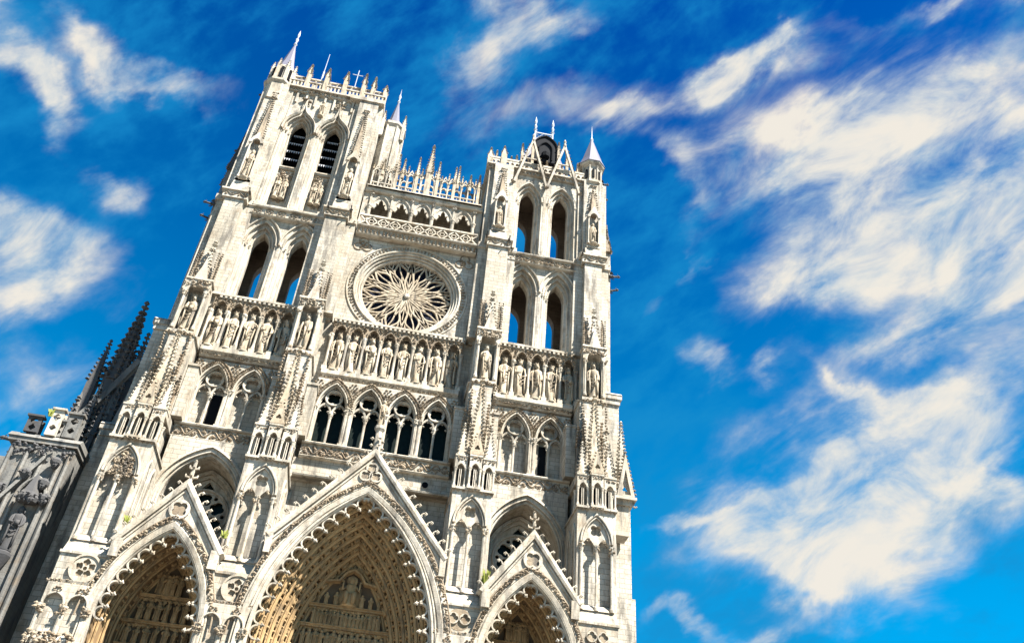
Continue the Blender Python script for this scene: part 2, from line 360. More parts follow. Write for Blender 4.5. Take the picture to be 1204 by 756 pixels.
# ------------------------------------------------------------------ shared small meshes
def leafball(n, r, R, sq=(1, 1, 1)):
    m = MB()
    for _ in range(n):
        a = random.uniform(0, 2 * pi); e = random.uniform(-1, 1) * pi / 2
        m.blob(R * cos(a) * cos(e) * sq[0], R * sin(a) * cos(e) * sq[1], R * sin(e) * sq[2], r, 0.4)
    return m
def crocket_mesh(name, m, sz=0.42):                    # a curled bud on a short stalk, growing towards +z
    b = MB(); b.tube([(0, 0, -0.05), (0, 0, sz * .55), (sz * .18, 0, sz * .9), (sz * .5, 0, sz * .95)], sz * .13, 5)
    for q in ((.55, .82), (.40, 1.06), (.62, 1.0)): b.blob(sz * q[0], 0, sz * q[1], sz * .24, .2)
    b.blob(sz * .1, 0, sz * .35, sz * .2, .2)
    return b.mesh(name, m, world=False)
def cusp_mesh(name, m, w, dep=0.34):                   # one scallop of the pierced fringe, hanging towards -z, with a flower tip
    b = MB(); r = w * .46; n = 8
    pts = [(-r * cos(pi * i / n), 0, -r * 0.95 + r * 0.95 * sin(pi * i / n)) for i in range(n + 1)]
    prof = [(-.055, -dep / 2), (.055, -dep / 2), (.055, dep / 2), (-.055, dep / 2)]
    b.sweep([(p[0], p[2]) for p in pts], prof)
    b.lathe(r, 0, [(.02, -r * 1.9), (.09, -r * 1.65), (.11, -r * 1.45), (.05, -r * 1.2), (.06, -r * .9)], 6)
    for a in range(4): b.blob(r + .10 * cos(a * pi / 2), .10 * sin(a * pi / 2), -r * (1.4 + .2 * (a % 2)), .075, .45)
    return b.mesh(name, m, world=False)
def figure_mb(H, seg=18, crown=True, fold=0.07, arms='cross', seed=0, hold=None, lean=0.0):
    """robed figure, feet at the origin, facing -y: one lofted body with drapery folds, arms, head with face"""
    rnd = random.Random(seed); b = MB(); k1 = rnd.choice([7, 8, 9]); ph = rnd.uniform(0, 6)
    prof = [(0, .125, .10), (.03, .128, .105), (.12, .115, .095), (.25, .108, .088), (.38, .105, .082), (.50, .104, .078), (.60, .092, .07), (.68, .098, .072),
            (.755, .118, .072), (.80, .112, .062), (.825, .06, .045), (.845, .037, .036), (.865, .042, .045), (.885, .052, .060), (.915, .058, .066), (.95, .055, .062), (.98, .038, .045), (1.0, .012, .014)]
    v = []; m = len(prof)
    for i, (t, rx, ry) in enumerate(prof):
        fa = fold * max(0, min(1, (0.72 - t) / .35)); sx = lean * H * sin(t * pi) * .06
        for k in range(seg):
            a = 2 * pi * k / seg
            w = 1 + fa * 1.6 * sin(k1 * a + ph + 2.2 * t) + (fa * .8 * sin(3 * a + ph * 2 + 5 * t))
            x = rx * H * cos(a) * w; y = ry * H * sin(a) * w
            if t > .86 and t < .96 and sin(a) < -0.93: y *= 1.16 if .885 < t < .93 else 1.04      # nose and brow
            if .84 < t < .90 and sin(a) < -.5: y *= 1.10                                          # beard and chin
            v.append((x + sx, y, t * H))
    f = [(i * seg + k, i * seg + (k + 1) % seg, (i + 1) * seg + (k + 1) % seg, (i + 1) * seg + k) for i in range(m - 1) for k in range(seg)]
    f += [tuple(reversed(range(seg))), tuple((m - 1) * seg + k for k in range(seg))]
    b.add(v, f)
    # hair falling to the shoulders, ears' place
    for sx in (-1, 1): b.tube([(sx * .05 * H, .01 * H, .95 * H), (sx * .062 * H, .012 * H, .89 * H), (sx * .055 * H, .02 * H, .83 * H)], .02 * H, 5)
    # arms
    A = {'cross': ((-.02, -.10, .62), (.03, -.10, .60)), 'book': ((-.05, -.11, .60), (.06, -.09, .53)), 'raise': ((-.09, -.12, .70), (.04, -.10, .55)), 'down': ((-.11, -.07, .47), (.10, -.09, .50))}[arms]
    for sx, hnd in ((-1, A[0]), (1, A[1])):
        b.tube([(sx * .10 * H, 0, .77 * H), (sx * .125 * H, -.01 * H, .70 * H), (sx * .128 * H, -.035 * H, .62 * H), (hnd[0] * H + sx * .03 * H, hnd[1] * H * .95, hnd[2] * H), (hnd[0] * H, hnd[1] * H, hnd[2] * H + .005 * H)],
               [.034 * H, .036 * H, .036 * H, .026 * H, .018 * H], 7)
        for fg in range(4): b.tube([(hnd[0] * H, hnd[1] * H, hnd[2] * H + (fg - 1.5) * .010 * H), (hnd[0] * H - sx * .022 * H, hnd[1] * H - .008 * H, hnd[2] * H + (fg - 1.5) * .011 * H), (hnd[0] * H - sx * .034 * H, hnd[1] * H + .004 * H, hnd[2] * H + (fg - 1.5) * .010 * H)], .0055 * H, 4)
    # cloak edges and girdle folds down the front
    for sx in (-1, 1):
        b.tube([(sx * .085 * H, -.05 * H, .78 * H), (sx * .10 * H, -.075 * H, .60 * H), (sx * .085 * H, -.09 * H, .35 * H), (sx * .095 * H, -.10 * H, .08 * H)], [.016 * H, .02 * H, .02 * H, .026 * H], 5)
    for q in range(3):
        z = (.52 - .10 * q) * H; b.tube([(-.085 * H, -.065 * H, z + .03 * H), (0, -.105 * H, z - .03 * H), (.085 * H, -.065 * H, z + .05 * H)], .011 * H, 4)
    if crown:
        b.lathe(0, 0, [(.055 * H, .955 * H), (.066 * H, .965 * H), (.068 * H, .985 * H), (.06 * H, .985 * H)], 10)
        for k in range(6):
            a = 2 * pi * k / 6; b.blob(.062 * H * cos(a), .062 * H * sin(a), 1.0 * H, .02 * H, .1)
    if hold == 'book': b.box(-.01 * H, .07 * H, -.135 * H, -.105 * H, .54 * H, .65 * H)
    if hold == 'sceptre': b.tube([(A[0][0] * H, A[0][1] * H - .01 * H, .45 * H), (A[0][0] * H - .01 * H, A[0][1] * H, .86 * H)], .010 * H, 5); b.blob(A[0][0] * H - .01 * H, A[0][1] * H, .88 * H, .025 * H, .2)
    if hold == 'scroll': b.tube([(.03 * H, -.12 * H, .60 * H), (.05 * H, -.12 * H, .40 * H), (.03 * H, -.125 * H, .30 * H)], .02 * H, 5)
    b.lathe(0, 0, [(.15 * H, -.06 * H), (.15 * H, -.02 * H), (.13 * H, 0)], 8, pi / 8)
    return b
FIG = []
for i, (ar, ho) in enumerate([('cross', None), ('book', 'book'), ('raise', 'sceptre'), ('down', 'scroll'), ('book', None), ('raise', 'scroll')]):
    FIG.append(figure_mb(4.05, 20, True, .075, ar, i + 3, ho, random.choice([-1, 0, 1])).mesh('king_figure', 'statue', True, world=False))
SAINT = [figure_mb(3.0, 16, False, .06, a, 20 + i, h).mesh('saint_figure', 'statue', True, world=False) for i, (a, h) in enumerate([('book', 'book'), ('cross', None), ('raise', 'scroll')])]
def small_figure(name, m, seed):                       # little seated figure under its own canopy, for the arch rings
    b = MB(); R = random.Random(seed)
    b.lathe(0, 0, [(.20, 0), (.23, .10), (.20, .30), (.16, .42), (.17, .50), (.07, .56), (.10, .62), (.10, .72), (.04, .78)], 7, 0, .8)
    b.tube([(-.16, 0, .50), (-.20, -.12, .36), (-.02, -.2, .40)], .05, 4); b.tube([(.16, 0, .50), (.19, -.12, .36), (.05, -.2, .33 + R.random() * .15)], .05, 4)
    b.tube([(-.1, -.05, .26), (-.12, -.24, .24), (-.12, -.22, .04)], .06, 4); b.tube([(.1, -.05, .26), (.12, -.24, .24), (.12, -.22, .04)], .06, 4)
    b.lathe(0, -.05, [(.20, .84), (.26, .88), (.24, .98), (.10, 1.04)], 6)
    for k in range(4): b.blob(.2 * cos(k * pi / 2), -.05 + .2 * sin(k * pi / 2), .84, .06)
    return b.mesh(name, m, world=False)
DARKFIG = figure_mb(3.0, 14, False, .06, 'book', 77, 'book').mesh('dark_figure', 'black', True, world=False)
ARCHFIG = [small_figure('arch_figure', 'relief', i) for i in range(4)]
CROCK = crocket_mesh('crocket', 'plain'); CROCK_S = crocket_mesh('crocket', 'plain', .36)
def gargoyle_mesh(m):                                  # lean beast reaching out along -y
    b = MB()
    b.tube([(0, .5, 0), (0, 0, .02), (0, -.55, .05), (0, -1.0, .12), (0, -1.3, .16)], [.26, .24, .17, .13, .15], 7)
    b.tube([(0, -1.25, .2), (0, -1.5, .22), (0, -1.72, .16)], [.17, .14, .07], 6); b.tube([(0, -1.35, .08), (0, -1.62, -.02)], [.08, .04], 5)
    for sx in (-1, 1):
        b.tube([(sx * .1, -1.3, .3), (sx * .16, -1.2, .46)], [.05, .02], 4)
        b.tube([(sx * .2, -.2, .0), (sx * .27, -.5, -.2), (sx * .22, -.75, -.16)], [.1, .07, .05], 5)
        b.add([(sx * .2, .2, .15), (sx * .22, -.5, .2), (sx * .42, -.1, .55), (sx * .30, .3, .5)], [(0, 1, 2, 3)])
    return b.mesh('gargoyle', m, True, world=False)
GARG = gargoyle_mesh('black')

# ------------------------------------------------------------------ the cathedral
cath = bpy.data.objects.new('cathedral', None); col.objects.link(cath)
tag(cath, 'pale limestone gothic cathedral front with two square towers, rose window and three deep portals', 'cathedral')
def emp(name, parent, loc=(0, 0, 0)):
    o = bpy.data.objects.new(name, None); col.objects.link(o); o.parent = parent; o.location = (loc[0], loc[1], loc[2]); return o

GND = -G
def emp_or(par, o): return o if par is cath else par
# ---- solid cores
core = MB()
core.box(-6.4, 6.4, 2.7, 8.0, GND, 17.6); core.box(-6.4, 6.4, 1.9, 2.7, GND, 5.6)               # nave front behind everything
core.box(-6.4, 6.4, 3.4, 8.0, 17.6, 23.3)
core.box(-6.4, 6.4, .96, 3.6, 23.3, 23.6)
for s_ in (-1, 1):
    for a_, b_ in ((5.9, 9.75), (15.9, 19.4)): core.box(min(s_ * a_, s_ * b_), max(s_ * a_, s_ * b_), 1.02, 3.38, GND, 5.62)
core.build('wall', 'ashlar', cath)

def frieze(par, x0, x1, y, z0, z1, kind='scroll', cor=0.18, low=0.12):
    b = MB(); b.box(x0, x1, y + .06, y + .9, z0, z1)
    b.sweep([(x0, z1), (x1, z1)], [(-.0, y + .9), (.0, y - cor), (.12, y - cor - .05), (.20, y - cor), (.20, y + .9)])
    b.sweep([(x0, z0), (x1, z0)], [(-.14, y + .5), (-.12, y - low + .12), (0, y - low), (.08, y - .02), (.08, y + .5)])
    o = b.build('frieze', 'plain', par)
    c = MB()
    if kind == 'scroll':
        c.scroll(x0 + .1, x1 - .1, y + .06, z0 + .08, z1 - .04, (z1 - z0) * .62, .06); c.leaves(x0 + .1, x1 - .1, y + .06, z0 + .15, z1 - .12, int((x1 - x0) * (z1 - z0) * 12), .12, .05)
    if kind == 'rosettes':
        n = int((x1 - x0) / 1.05)
        for i in range(n):
            cx = x0 + (x1 - x0) * (i + .5) / n; cz = (z0 + z1) / 2; R = (z1 - z0) * .42
            c.sweep(circle(cx, cz, R, 12)[::-1], [(0, y - .02), (.06, y - .02), (.06, y + .1), (0, y + .1)], True)
            for k in range(4): c.blob(cx + .5 * R * cos(k * pi / 2), y, cz + .5 * R * sin(k * pi / 2), .3 * R, .2)
    if kind == 'leaves':
        n = int((x1 - x0) / .42)
        for i in range(n):
            cx = x0 + (x1 - x0) * (i + .5) / n
            for dz in (-.22, .0, .22): c.blob(cx + random.uniform(-.06, .06), y - .02, (z0 + z1) / 2 + dz * (z1 - z0), .13, .4)
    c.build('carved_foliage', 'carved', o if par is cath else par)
    return o

# ---- window, arcade and opening kits
def stepped_opening(par, cx, zb, zs, hw0, h0, hw1, h1, y0, y1, orders, mt='plain', shafts=True, name='window_arch'):
    b = MB(); d = (y1 - y0) / orders
    for k in range(orders):
        t = k / (orders - 1); t2 = min(1, (k + 1) / (orders - 1))
        hw = hw0 + (hw1 - hw0) * t; h = h0 + (h1 - h0) * t; hwn = hw0 + (hw1 - hw0) * t2; hn = h0 + (h1 - h0) * t2
        yk = y0 + d * k; w = (hw0 - hw1) / (orders - 1) + .02
        p = arch(cx, zs, hwn if k < orders - 1 else hw, hn if k < orders - 1 else h, 12, zb)
        b.sweep(p, [(0, yk + .10), (.05, yk + .02), (w * .55, yk + .05), (w, yk), (w, yk + d + .02), (0, yk + d + .02)])
        b.sweep(arch(cx, zs, (hwn if k < orders - 1 else hw) + .03, (hn if k < orders - 1 else h) + .03, 12), roll(.075, yk + .02, .02))
        if shafts and k < orders - 1:
            for s_ in (-1, 1):
                column(b, cx + s_ * (hwn + w * .45), yk + d * .45, zb, zs + .1, .095, 7, .5)
                b.leaves(cx + s_ * (hwn + w * .45) - .12, cx + s_ * (hwn + w * .45) + .12, yk + .02, zs - .35, zs, 5, .09)
    o = b.build(name, mt, par); return o

def tracery_window(par, cx, zb, y, hw, kind):
    """two lancets under a quatrefoil roundel in a pointed head, column between; kind: glass / blind / slit"""
    zs = zb + 3.75; h = hw * 1.32 + .75
    b = MB(); A = arch(cx, zs, hw, h, 12, zb)
    b.sweep(A, roll(.09, y - .62, .02)); b.sweep(A, roll(.08, y - .35, -.06)); b.sweep(A, roll(.07, y - .05, -.10))
    cq = zb + 4.98; R = .70
    # roundel ring and cusps
    b.plate([circle(cx, cq, R + .10, 26), foil(cx, cq, R - .06, 4, pi / 4, 36, .46, .50)], y - .12, y + .14)
    b.sweep(circle(cx, cq, R + .02, 26)[::-1], roll(.085, y - .14), True)
    lw = hw * .47
    for s_ in (-1, 1):
        c2 = cx + s_ * hw * .5; H = arch(c2, zb + 3.45, lw, .92, 8)
        b.sweep(H, [(-.10, y - .1), (.06, y - .14), (.06, y + .12), (-.10, y + .12)])
        for q in (-1, 1): b.blob(c2 + q * lw * .62, y, zb + 3.62, .15, .1); 
        b.blob(c2, y, zb + 4.12, .10, .1)
    o = b.build('window_tracery', 'plain', par); o = par
    c = MB(); column(c, cx, y, zb, zb + 3.5, .115, 8, .6); c.leaves(cx - .18, cx + .18, y - .05, zb + 3.1, zb + 3.5, 10, .10)
    c.box(cx - .26, cx + .26, y - .26, y + .26, zb, zb + .3)
    c.build('mullion_shaft', 'plain', o)
    g = MB()
    if kind == 'glass': g.plate([arch(cx, zs, hw, h, 12, zb)], y + .55, y + .60); g.build('pane', 'glass', o)
    else:
        g.plate([arch(cx, zs, hw, h, 12, zb)], y + .45, y + .5) if kind == 'blind' else g.plate([arch(cx, zs, hw, h, 12, zb)], y + .45, y + .5)
        g.build('infill', 'ashlar', o)
        d = MB()
        if kind == 'slit': d.box(*((cx + .12, cx + 1.12) if cx < 0 else (cx - .78, cx - .12)), y + .40, y + .44, zb + .02, zb + 3.75); d.build('dark_slit', 'dark_fill', o)  # flat black sheet over the infill paints the dark opening
    return o

def triforium(name, x0, x1, cxs, y, kinds, zb=-7.78):
    par = emp(name, cath)
    hw = 1.28
    loops = [rect(x0, x1, zb, -1.2)] + [arch(c, zb + 3.75, hw, hw * 1.32 + .75, 12, zb + .02) for c in cxs]
    w = MB(); w.plate(loops, y - .62, y + .4); w.box(x0, x1, y + .9, y + 1.3, zb, -1.2); w.build('wall', 'ashlar', par)
    for c, k in zip(cxs, kinds): tracery_window(par, c, zb, y, hw, k)
    # hood bands with diaper carving and roundels between
    d = MB()
    for c in cxs:
        A = arch(c, zb + 3.75, hw + .18, hw * 1.32 + .95, 26)
        for (x, z) in A[1:-1]:
            for o_ in (0, .28): 
                dx = x - c; dz = z - (zb + 3.6); L = hypot(dx, dz); d.blob(x + dx / L * o_, y - .66, z + dz / L * o_, .13, .4)
    for c in cxs + [cxs[0] - (cxs[1] - cxs[0])] + ([] if len(cxs) > 2 else []):
        cx = c + (cxs[1] - cxs[0]) / 2
        if cx < x0 or cx > x1: continue
        for (dz, r) in ((6.05, .30), (5.45, .26), (4.95, .22)):
            for k in range(6): d.blob(cx + r * cos(k * pi / 3), y - .66, zb + dz + r * sin(k * pi / 3), .13, .3)
            d.blob(cx, y - .70, zb + dz, .1)
    d.build('carved_hood', 'carved', par)
    # piers between windows
    xs = [(cxs[i] + cxs[i + 1]) / 2 for i in range(len(cxs) - 1)] + [cxs[0] - hw - .2, cxs[-1] + hw + .2]
    for c in xs:
        p = MB()
        for dx in (-.13, .13): column(p, c + dx, y - .60, zb, zb + 3.8, .12, 8, .6)
        p.leaves(c - .35, c + .35, y - .66, zb + 3.35, zb + 3.85, 22, .11, .15)
        p.box(c - .38, c + .38, y - .78, y - .2, zb, zb + .35)
        p.build('clustered_shaft', 'plain', par)
    frieze(par, x0, x1, y - .95, -9.1, zb - .2, 'scroll')
    fl = MB(); fl.box(x0, x1, y - 1.0, y + .9, zb - .22, zb); fl.build('ledge', 'plain', par)
    return par

def kings_gallery(cx, n, x0, x1, y):
    par = emp('kings_gallery', cath)
    w = MB(); w.box(x0, x1, y + .75, y + 1.2, -1.2, 5.7); w.build('wall', 'ashlar', par)
    b = MB(); b.box(x0, x1, y - .42, y + .8, -.42, -.12)
    b.sweep([(x0, -.6), (x1, -.6)], [(-.42, y + .5), (-.40, y + .0), (-.22, y - .10), (-.05, y - .30), (.05, y - .42), (.18, y - .42), (.18, y + .5)]); b.build('floor_moulding', 'plain', par)
    c = MB(); c.leaves(x0, x1, y - .16, -.92, -.5, int((x1 - x0) * 16), .12, .12); c.build('carved_foliage', 'carved', par)
    s = 1.5; X0 = cx - (n - 1) / 2 * s
    for i in range(n + 1):
        m = MB(); xx = X0 + (i - .5) * s; column(m, xx, y - .12, .25, 3.95, .115, 8, .7)
        m.box(xx - .24, xx + .24, y - .38, y + .15, -.12, .28); m.leaves(xx - .2, xx + .2, y - .2, 3.5, 3.95, 9, .10)
        m.box(xx - .17, xx + .17, y + .1, y + .78, -.1, 4.4)
        m.build('column', 'plain', par)
    # canopy arcade plate with trefoil heads, gablets and little crowning blocks
    for i in range(n):
        c0 = X0 + i * s; m = MB()
        hole = arch(c0, 4.0, .56, 1.02, 10, 3.72)
        m.plate([rect(c0 - .75, c0 + .75, 3.95, 5.42) if False else [(c0 - .75, 3.95), (c0 - .57, 3.95)] + arch(c0, 4.0, .56, .98, 10) + [(c0 + .57, 3.95), (c0 + .75, 3.95), (c0 + .75, 5.35), (c0 - .75, 5.35)]], y - .20, y + .12)
        m.sweep(arch(c0, 4.0, .60, 1.05, 10), roll(.06, y - .22))
        for q in (-1, 1): m.blob(c0 + q * .42, y - .2, 4.42, .13, .1)
        for _ in range(34):
            x = random.uniform(-.72, .72); z = random.uniform(4.15, 5.3)
            if z < 4.0 + 1.15 * (1 - (abs(x) / .72) ** 1.6): continue
            m.blob(c0 + x, y - .25, z, .105, .45)
        m.build('canopy', 'carved', par)
    r = MB(); r.box(x0, x1, y - .42, y + .9, 5.52, 5.74); r.box(x0, x1, y - .22, y + .9, 5.28, 5.54); r.build('rail', 'plain', par)
    q = MB(); k = int((x1 - x0) / .42)
    for i in range(k):
        xx = x0 + (x1 - x0) * (i + .5) / k; q.box(xx - .10, xx + .10, y - .40, y - .2, 5.28, 5.50)
    q.build('dentil_row', 'plain', par)
    return X0, s, par

KING_SIDE = {-1: 'in the left gallery', 0: 'in the middle gallery', 1: 'in the right gallery'}
ORD = ['first', 'second', 'third', 'fourth', 'fifth', 'sixth', 'seventh', 'eighth']
def kings(cx, n, y, side):
    for i in range(n):
        x = cx + (i - (n - 1) / 2) * 1.5
        k = (i * 5 + side * 2 + 3) % 6
        o = inst('king_statue', FIG[k], None, (x, y + .10, .12), (0, 0, random.uniform(-.25, .25)), (random.uniform(.90, .98) * (-1 if (i + side) % 3 == 1 else 1), 1, random.uniform(.965, 1.0)))
        what = ['hands folded on the chest', 'holding a book', 'holding up a sceptre', 'holding a hanging scroll', 'one arm bent low', 'raising a scroll'][k]
        shade = ', standing in shadow' if i == n - 1 else ''
        tag(o, f'{ORD[i]} stone king from left {KING_SIDE[side]}, {what}' if not shade else f'shaded stone king at the right end {KING_SIDE[side]}', 'statue', 'stone kings in the gallery')

# ---- centre bay
kings_gallery(0, 8, -6.15, 6.15, .62); kings(0, 8, .62, 0)
triforium('triforium', -6.2, 6.2, [-4.5, -1.5, 1.5, 4.5], .7, ['glass'] * 4)
tb = MB(); tb.box(-6.6, 6.6, .0, 2.2, -11.0, -9.2); tb.box(-6.7, 6.7, .35, 2.2, GND, -11.0)
tb.sweep([(-6.3, -11.1), (6.3, -11.1)], [(-.12, .4), (0, -.75), (.14, -.8), (.2, -.7), (.45, 0), (.45, .4)])
tb.build('wall', 'ashlar', cath)
dh = MB(); dh.lathe(0, 0, [(.15, 0), (.2, .02), (.2, .1)], 10)
# round drain mouth in the band right of the gable
dm = MB(); 
for cx in (4.35,):
    dm.plate([circle(cx, -10.0, .26, 14), circle(cx, -10.0, .17, 14)], -.08, .02); dm.plate([circle(cx, -10.0, .17, 12)], -.03, -.01)
dm.build('drain_mouth', 'dark_fill', cath)

# ---- rose wall
RZ, RY = 10.72, 1.8
rw = MB(); rw.plate([rect(-6.3, 6.3, 5.6, 17.0), circle(0, RZ, 5.0, 56)], .95, 1.7); rw.build('rose_wall', 'ashlar', cath)
rose = MB()
def ringprof(b, R, y, w, d): b.sweep(circle(0, RZ, R, 64)[::-1], [(0, y), (w, y), (w, y + d), (0, y + d)], True)
for R, y, r in ((5.85, .93, .09), (5.15, .93, .12), (4.92, 1.08, .11), (4.68, 1.28, .11), (4.46, 1.5, .12)):
    rose.sweep(circle(0, RZ, R, 64)[::-1], roll(r, y), True)
ringprof(rose, 4.85, 1.0, .30, .9); ringprof(rose, 4.60, 1.25, .30, .7); ringprof(rose, 4.34, 1.48, .30, .6)
ro = rose.build('rose_window', 'plain', cath)
rf = MB()
for i in range(96):
    a = 2 * pi * i / 96
    for q in (5.35, 5.58): rf.blob((q + random.uniform(-.05, .05)) * cos(a), .93, RZ + q * sin(a), .13, .4)
rf.build('foliage_ring', 'carved', ro)
pn = MB(); pn.plate([circle(0, RZ, 4.6, 48)], 2.48, 2.54); pn.build('pane', 'roseglass', ro)
def polar(r, a): return (r * cos(a), RY, RZ + r * sin(a))
hubb = MB(); hubb.lathe(0, 0, [(.28, 0), (.30, .1), (.18, .2)], 10)
hubb.v = [(x, RY - .1 - z, RZ + y) for x, y, z in hubb.v]
hubb.build('hub', 'plain', ro)
for k in range(10):
    a0 = pi / 2 + 2 * pi * (k + .5) / 10; b = MB(); R = 4.42; w = 2 * pi / 20
    def crv(pts, r=.062):
        r *= 1.22 
        # smooth through control points (Catmull-Rom)
        P = [pts[0]] + pts + [pts[-1]]; L = []
        for i in range(1, len(P) - 2):
            for j in range(5):
                t = j / 5
                L.append(tuple(.5 * ((2 * P[i][c]) + (-P[i - 1][c] + P[i + 1][c]) * t + (2 * P[i - 1][c] - 5 * P[i][c] + 4 * P[i + 1][c] - P[i + 2][c]) * t * t + (-P[i - 1][c] + 3 * P[i][c] - 3 * P[i + 1][c] + P[i + 2][c]) * t ** 3) for c in range(2)))
        L.append(pts[-1]); b.tube([polar(q[0] * R, a0 + q[1] * w) for q in L], r, 5)
    for s_ in (-1, 1):
        crv([(.06, s_ * .85), (.22, s_ * .34), (.40, s_ * .26), (.60, s_ * .64), (.74, s_ * .66), (.88, s_ * .26), (.98, 0)], .095)
        crv([(.40, s_ * .26), (.50, s_ * .12), (.60, 0)], .065)
        crv([(.60, s_ * .64), (.72, s_ * .86), (.84, s_ * 1.0), (.98, s_ * 1.0)], .075)
        crv([(.74, s_ * .66), (.84, s_ * .70), (.93, s_ * .48), (1.0, s_ * .50)], .065)
        crv([(.26, s_ * .98), (.42, s_ * .62), (.50, s_ * .48)], .065)
        crv([(.84, s_ * .70), (.92, s_ * .82), (1.0, s_ * .78)], .06)
    crv([(.60, 0), (.74, .05), (.86, 0), (.98, 0)], .065)
    crv([(.07, 0), (.20, 0), (.34, .1), (.40, .26)], .05); crv([(.26, 0), (.34, -.1), (.40, -.26)], .05)
    crv([(.14, 1), (.30, 1.0), (.46, 1.0), (.60, .98), (.66, 1.0)], .045)
    b.build('petal_tracery', 'statue', ro)
sq = MB()
for s_ in (-1, 1):                                      # carved spandrel trefoils
    cx = s_ * 5.15; cz = 15.7
    sq.sweep(foil(cx, cz, .95, 3, pi / 2, 30)[::-1], roll(.07, .93), True)
    for _ in range(26):
        a = random.uniform(0, 6.28); q = random.uniform(0, .55); sq.blob(cx + q * cos(a), .92, cz + q * sin(a), .13)
sq.build('spandrel_relief', 'carved', cath)

# ---- galleries over the rose
frieze(cath, -6.15, 6.15, .35, 16.75, 17.6, 'leaves', .25)
lat = MB(); lat.box(-6.1, 6.1, .30, .58, 17.75, 17.92); lat.box(-6.1, 6.1, .28, .60, 19.2, 19.42)
n = 10
for i in range(n):
    c0 = -6.1 + 12.2 * (i + .5) / n; h = 12.2 / n / 2
    for q in (1, -1):
        lat.sweep([(c0 - h, 18.56 - q * .66), (c0 + h, 18.56 + q * .66)], [(-.07, .34), (.07, .34), (.07, .52), (-.07, .52)])
    lat.sweep(circle(c0 + h, 18.56, .20, 10)[::-1], [(0, .38), (.07, .38), (.07, .5), (0, .5)], True) if i < n - 1 else None
lat.build('lattice_balustrade', 'plain', cath)
fl = MB(); fl.box(-6.3, 6.3, .95, 3.6, 17.5, 17.75); fl.build('gallery_floor', 'ashlar', cath)
ua = MB(); loops = [rect(-6.3, 6.3, 17.75, 23.4)]
UX = [-4.4, -2.2, 0, 2.2, 4.4]
ual = emp('upper_arcade', cath)
pts = [(-6.3, 17.76), (-6.3, 23.4), (6.3, 23.4), (6.3, 17.76)]
# outline running under the five arches
ol = [(6.3, 23.35), (-6.3, 23.35), (-6.3, 17.76)]
for c in UX:
    ol += [(c - .90, 17.76), (c - .90, 21.2)] + arch(c, 21.3, .88, 1.55, 10) + [(c + .90, 21.2), (c + .90, 17.76)]
ol += [(6.3, 17.76)]
ua.plate([ol], .95, 1.3); ua.build('wall', 'plain', ual)
for c in UX:
    m = MB(); m.sweep(arch(c, 21.3, .95, 1.65, 12), roll(.085, .92)); m.sweep(arch(c, 21.3, .86, 1.5, 12), roll(.06, .95))
    m.plate([[(c - .88, 21.25), (c - .6, 21.1), (c - .42, 21.5), (c - .55, 21.85), (c - .25, 21.75), (c - .2, 22.15), (c, 22.45), (c + .2, 22.15), (c + .25, 21.75), (c + .55, 21.85), (c + .42, 21.5), (c + .6, 21.1), (c + .88, 21.25)] + arch(c, 21.3, .86, 1.52, 8)[::-1][1:-1]], 1.0, 1.2)
    m.build('arch_head', 'plain', ual)
for i in range(6):
    xx = -5.5 + 2.2 * i; m = MB(); column(m, xx, .9, 17.8, 21.2, .16, 8, .5); m.box(xx - .09, xx + .09, .75, .95, 21.2, 22.9)
    spire(m, xx, .80, 22.6, 23.6, .13, 4, 2, finial=False); m.build('column', 'plain', ual)
frieze(cath, -6.25, 6.25, .70, 23.25, 23.85, 'none', .15)
# open-work colonnade against the sky
oc = emp('open_colonnade', cath); N = 16; dx = 11.9 / N
for i in range(N + 1):
    xx = -5.95 + dx * i; m = MB(); column(m, xx, 1.0, 24.0, 26.35, .085, 6, .35)
    m.build('column', 'plain', oc)
for i in range(N):
    c = -5.95 + dx * (i + .5); m = MB()
    m.sweep(arch(c, 26.3, dx * .42, .62, 8), [(0, .9), (.13, .9), (.13, 1.1), (0, 1.1)])
    m.sweep([(c - dx * .5, 26.55), (c, 27.45), (c + dx * .5, 26.55)], [(0, .92), (.10, .92), (.10, 1.08), (0, 1.08)]); m.blob(c, 1, 27.6, .1, .2)
    m.build('arch_head', 'plain', oc)
rl = MB(); rl.box(-6.0, 6.0, .93, 1.12, 24.85, 24.97); rl.box(-6.1, 6.1, .5, 1.6, 23.85, 24.0)
for i in range(48): rl.box(-5.9 + i * .25 - .03, -5.9 + i * .25 + .03, .98, 1.08, 24.0, 24.85) if i % 3 == 1 else None
rl.build('rail', 'plain', oc)
for (x, zt, r) in ((-4.95, 28.9, .22), (-3.43, 30.1, .26), (-2.80, 29.5, .24), (-1.23, 30.2, .26), (0, 32.4, .50), (1.02, 30.1, .26), (2.9, 29.7, .26), (3.26, 30.0, .22), (4.6, 28.9, .24), (5.6, 29.2, .26)):
    m = MB(); zb_ = 26.9 if r < .4 else 27.6
    m.box(x - r * .62, x + r * .62, 1 - r * .62, 1 + r * .62, 24.0 if r > .25 else 26.2, zb_); spire(m, x, 1.0, zb_, zt - .5, r, 4, 6 if r < .4 else 9, cs=.11 if r < .4 else .16)
    m.build('pinnacle', 'statue', oc)
